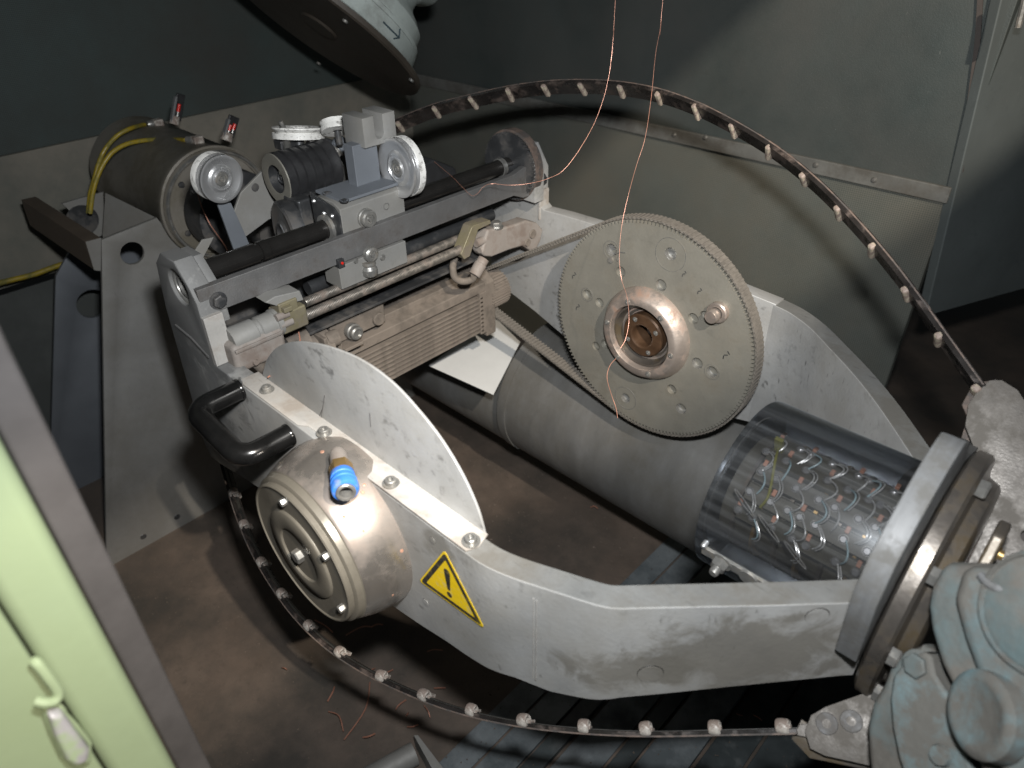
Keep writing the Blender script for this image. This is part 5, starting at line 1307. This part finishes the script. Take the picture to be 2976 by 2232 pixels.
for a_ in (2.4, 3.6): y, z = HC.y + .12 * math.cos(a_), HC.z + .12 * math.sin(a_); b = MB(); b.lathe([(0, .004), (.008, .003), (.009, 0)], (HC.x - .010, y, z), X, 16); obj('housing_screw', b, 'steel_dark', hb0)
# far rotor arm carrying the ends of the bows
ra_ = thing('far_rotor', 'dark twin armed rotor behind the left pulleys joining the ends of both bows', 'rotor', (-1.0, AXY, -.1))
b = MB(); b.plate([(-.99, -.36), (-.95, -.36), (-.95, -.12), (-1.0, .0), (-.95, .12), (-.95, .36), (-.99, .36), (-1.10, .12), (-1.14, 0), (-1.10, -.12)], [], B0 - BN * .012, X, BD, BN, .024, .003); obj('rotor_beam', b, 'steel_dark', ra_)

sb = thing('support_stand', 'broad grey support stand with round hole at the left, carrying the cylindrical housing', 'stand', (-1.35, AXY, FL))
SX = -1.35
yl0 = P(310, 1650, 'x', SX); yl1 = P(292, 695, 'x', SX); tr0 = P(450, 632, 'x', SX)
ol = [(yl0.y, FL), (yl1.y, yl1.z), (tr0.y, tr0.z), (tr0.y + .05, tr0.z - .12), (AXY, tr0.z - .2), (.80, .02), (.86, .02), (1.06, FL)]
hc = P(380, 733, 'x', SX)
b = MB(); b.plate(ol, [(hc.y, hc.z, .033)], (SX, 0, 0), Y, Z, X, .012, .0015, 1); fp = obj('front_plate', b, 'bracket', sb)
for u, v in ((515, 1503), (417, 1560)):
    p = P(u, v, 'x', SX + .0125); b = MB(); b.lathe([(0, .0008), (.009, .0008), (.010, 0)], p, X, 16); obj('bolt_hole', b, 'steel_dark', fp)
SX2 = -1.80
l0 = P(160, 800, 'x', SX2); l1 = P(176, 1400, 'x', SX2); t0_ = P(210, 700, 'x', SX2)
ol2 = [(l0.y + (l1.y - l0.y) * 1.25, FL), (l0.y, l0.z), (l0.y + .06, l0.z + .06), (.80, l0.z + .10), (.95, FL)]
h2 = P(265, 880, 'x', SX2)
b = MB(); b.plate(ol2, [(h2.y, h2.z, .05)], (SX2, 0, 0), Y, Z, X, .012, .001); obj('rear_plate', b, 'bracket2', sb)
# top gusset with hole, flat top and brown rail
ga = [P(u, v, 'x', -1.62) for u, v in ((180, 592), (300, 558), (306, 680), (285, 690))]
b = MB(); b.prism(ga, X * -.010); obj('gusset_plate', b, 'bracket', sb, bevel=.001)
hq = P(240, 640, 'x', -1.609); b = MB(); b.lathe([(0, .0), (.044, .0)], hq, X, 32); obj('gusset_hole', b, 'steel_dark', sb)
b = MB(); b.prism([P(u, v, 'x', -1.50 if u < 330 else SX) for u, v in ((306, 560), (452, 632), (298, 692))], Z * -.004); obj('top_web', b, 'bracket', sb)
ra0 = [P(u, v, 'x', SX + .005) for u, v in ((247, 702), (292, 690), (291, 786), (272, 784))]
b = MB(); b.prism(ra0, V((-.40, -.02, .02))); obj('brown_rail', b, 'brown', sb, bevel=.002)
b = MB(); b.prism([p + X * .0012 for p in ra0], X * .003); obj('rail_end', b, 'bracket', sb)

def hose(name, label, px, r, group='yellow air hoses on the housing'):
    t = thing(name, label, 'hose', tuple(px[0]), group)
    b = MB(); b.tube(smooth_path(px, 8), r, 12); obj('hose_tube', b, 'hose', t)
    return t
def hface(u, v):    # point on the housing drum seen at (u, v)
    r = ray(u, v); o = CAMP - HC
    d_ = V((0, r.y, r.z)); o_ = V((0, o.y, o.z)); A = d_.dot(d_); Bq = 2 * d_.dot(o_); Cq = o_.dot(o_) - (HR * .985 + .006) ** 2
    disc = Bq * Bq - 4 * A * Cq
    if disc < 0: return P(u, v, 'x', -1.55)
    return CAMP + r * ((-Bq - math.sqrt(disc)) / (2 * A))
h1 = [hface(420, 362)] + [P(u, v, 'x', -1.60) for u, v in ((380, 373), (340, 395), (305, 435), (285, 480), (272, 530), (262, 565), (256, 620))]
h2_ = [hface(540, 407)] + [P(u, v, 'x', -1.52) for u, v in ((480, 405), (420, 408), (370, 418), (330, 440), (305, 470), (285, 510), (270, 560), (262, 620))]
t1 = hose('air_hose', 'upper yellow air hose arching onto the cylindrical housing', h1, .0062)
t2 = hose('air_hose', 'lower yellow air hose curving along the front of the cylindrical housing', h2_, .0062)
for t, a, c in ((t1, (425, 362), (468, 357)), (t2, (540, 407), (575, 408))):
    pa_, pc_ = hface(*a), hface(*c); ax = (pc_ - pa_).normalized()
    b = MB(); b.lathe([(0, 0), (.010, 0), (.0115, .003), (.0115, .018), (.009, .020), (0, .020)], pa_ + ax * .002, ax, 20); obj('hose_nut', b, 'steel', t)
    b = MB(); b.box(pa_ + ax * .034, (.024, .028, .024)); obj('elbow_fitting', b, 'ceramic', t, bevel=.003)
h3 = [P(u, v, 'x', -1.86) for u, v in ((-40, 832), (40, 812), (100, 797), (160, 775), (222, 756))]
t3 = hose('air_hose', 'dull yellow hose running low along the left wall to the stand', h3, .0085)
p = h3[-1]; b = MB(); b.lathe([(0, 0), (.012, 0), (.012, .02), (0, .022)], p, (h3[-1] - h3[-2]), 16); obj('hose_nut', b, 'turned', t3)
# indicator plugs
for (u, v, u2, v2, lab, sc) in ((520, 280, 508, 350, 'far small upright plug with dark red pin beside the upper hose', .8), (675, 345, 660, 398, 'upright plug with two bright red pins behind the left bright pulley', 1.0)):
    xh_ = -1.30 if sc == 1 else -1.42
    t = thing('indicator_plug', lab, 'plug', tuple(P(u2, v2, 'x', xh_)))
    a = P(u, v, 'x', xh_); c = P(u2, v2, 'x', xh_); ax = (a - c).normalized(); L = (a - c).length
    b = MB(); b.cyl(c - ax * .01, c + ax * .012, .016 * sc, .013 * sc); obj('plug_base', b, 'ceramic', t)
    b = MB(); b.box((a + c) / 2 + V((0, -.012, 0)) * sc, (.016 * sc, .006, L * 1.05), (Z.rotation_difference(ax)).to_matrix()); obj('clear_fin', b, 'alu_clean', t, bevel=.001)
    for s in ((-.004, .006) if sc == 1 else (.0,)):
        q = c + ax * L * .35 + V((.0, s + .004, 0)) * 1.3
        b = MB(); b.lathe([(0, 0), (.0045, 0), (.0045, L * .30), (.0035, L * .32), (0, L * .33)], q, ax, 16); obj('red_pin', b, 'red', t)
        b = MB(); b.lathe([(0, -L * .2), (.004, -L * .2), (.004, 0), (0, 0)], q, ax, 12); obj('pin_stem', b, 'steel', t)
    b = MB(); b.box((a + c) / 2 + V((-.012, .012, 0)) * sc, (.008 * sc, .030 * sc, L * 1.1), (Z.rotation_difference(ax)).to_matrix()); obj('plug_hood', b, 'blackmat', t, bevel=.002)

# ================================================================== COPPER WIRES
def wire(label, pts_, r=.0006, grp=None, k=8):
    b = MB(); b.tube(smooth_path(pts_, k), r, 6)
    return tag(obj('copper_wire', b, 'copper'), label, 'wire', grp)
wire('thin copper wire hanging from the top and curling over the crossbar',
     [PD(1794, -90, 1.45) + V((0, 0, 1.0)), PD(1792, -60, 1.45), PD(1784, 90, 1.47), PD(1768, 230, 1.50), PD(1735, 340, 1.52), PD(1690, 425, 1.53), PD(1640, 492, 1.54), PD(1595, 518, 1.55), PD(1540, 533, 1.56), PD(1480, 538, 1.565), PD(1430, 534, 1.57), PD(1405, 543, 1.565), PD(1388, 562, 1.57), PD(1370, 568, 1.58), PD(1340, 540, 1.60), PD(1310, 510, 1.64), PD(1262, 470, 1.70)], .0004)
wire('thin copper wire hanging from the top in front of the large toothed wheel',
     [PD(1934, -90, 1.36) + V((0, 0, 1.0)), PD(1932, -60, 1.36), PD(1922, 60, 1.37), PD(1905, 160, 1.38), PD(1893, 280, 1.39), PD(1875, 400, 1.40), PD(1850, 480, 1.41), PD(1828, 560, 1.41), PD(1808, 650, 1.42), PD(1800, 740, 1.42), PD(1806, 810, 1.42), PD(1822, 862, 1.43), PD(1828, 930, 1.44), PD(1818, 985, 1.44), PD(1803, 1012, 1.44)], .00034)
wire('loose curl of copper wire over the lower part of the large toothed wheel', [PD(1790, 1042, 1.42), PD(1774, 1060, 1.42), PD(1765, 1085, 1.42), PD(1766, 1110, 1.42), PD(1778, 1150, 1.43), PD(1790, 1185, 1.43), PD(1795, 1215, 1.43)], .0006)
wire('short bright copper wire end poking out above the rounded guard plate', [PD(868, 965, 1.32), PD(872, 990, 1.31), PD(868, 1012, 1.30), PD(848, 1045, 1.285), PD(820, 1070, 1.27), PD(795, 1085, 1.26), PD(778, 1097, 1.25)], .0013)
wire('copper wire leading down from the left bright pulley', [PD(570, 530, 1.83), PD(574, 560, 1.83), PD(588, 605, 1.83), PD(610, 650, 1.84), PD(632, 683, 1.86), PD(648, 705, 1.88), PD(662, 730, 1.9), PD(676, 765, 1.92)], .0014)
wire('copper wire lying in the notch of the guide block', [PD(1075, 372, 1.66), PD(1100, 382, 1.66), PD(1140, 400, 1.66), PD(1172, 415, 1.66)], .0006)
scr = [((915, 1802), (948, 1820), (967, 1838), .0011), ((1005, 1846), (1050, 1822), (1082, 1822), .0011), ((1082, 1820), (1098, 1814), (1112, 1816), .0011),
       ((1075, 1982), (1062, 2060), (1000, 2150), .0011), ((972, 1996), (965, 2015), (952, 2038), .0013), ((955, 2068), (985, 2080), (998, 2125), .0010), ((1055, 2143), (1072, 2140), (1090, 2132), .0014),
       ((1242, 1893), (1262, 1888), (1286, 1890), .0009), ((1262, 2000), (1278, 1999), (1294, 1999), .0012), ((1092, 1954), (1120, 1955), (1142, 1946), .0010), ((1066, 1950), (1080, 1946), (1090, 1942), .0010),
       ((1150, 2062), (1160, 2048), (1180, 2034), .0012), ((1184, 2112), (1200, 2112), (1214, 2106), .0012), ((1180, 2080), (1184, 2076), (1186, 2072), .0014), ((1232, 2050), (1244, 2066), (1250, 2085), .0007),
       ((1716, 1474), (1728, 1471), (1738, 1478), .0009), ((2140, 2074), (2150, 2078), (2158, 2080), .0009), ((2190, 2078), (2205, 2086), (2214, 2094), .0009), ((820, 1520 + 420), (828, 1942), (834, 1946), .0008)]
named = {0: 'copper clipping on the floor just left below the metal cylinder', 1: 'long copper clipping on the floor directly under the metal cylinder',
         3: 'longest copper clipping, a downward curve on the floor left of the bottom bracket', 5: 'hook shaped copper clipping on the floor left of the longest curved one',
         4: 'leftmost short copper clipping on the dark floor under the front bow', 15: 'single bright copper curl on the edge of the drum below the cradle',
         8: 'short straight copper clipping right of the others under the near side plate'}
for i_, (a, c, e, r) in enumerate(scr):
    h = .03 if r > .0009 else .012
    z_ = FL + .016 + h
    q = [P(*a, 'z', FL + .022), P(*c, 'z', FL + .030), P(*e, 'z', FL + .022)]
    b = MB(); b.tube(smooth_path(q, 5), r * 1.55, 6)
    tag(obj('wire_clipping', b, 'copper'), named.get(i_, 'short copper wire clipping lying on the floor below the cradle'), 'wire clipping', 'copper wire clippings on the floor')
# small post and bracket on the floor at the bottom
fpz = thing('floor_bracket', 'grey angled bracket with a round tube on the floor at the bottom edge', 'bracket', tuple(P(1220, 2200, 'z', FL)))
b = MB(); b.prism([P(u, v, 'z', FL + .06) for u, v in ((1202, 2136), (1215, 2136), (1310, 2260), (1270, 2260))], Z * -.06); obj('bracket_plate', b, 'bracket', fpz, bevel=.001)
b = MB(); b.tube([P(1205, 2190, 'z', FL + .03), P(1060, 2270, 'z', FL + .03)], .028, 20); obj('bracket_tube', b, 'bracket', fpz)
bpy.context.view_layer.update()
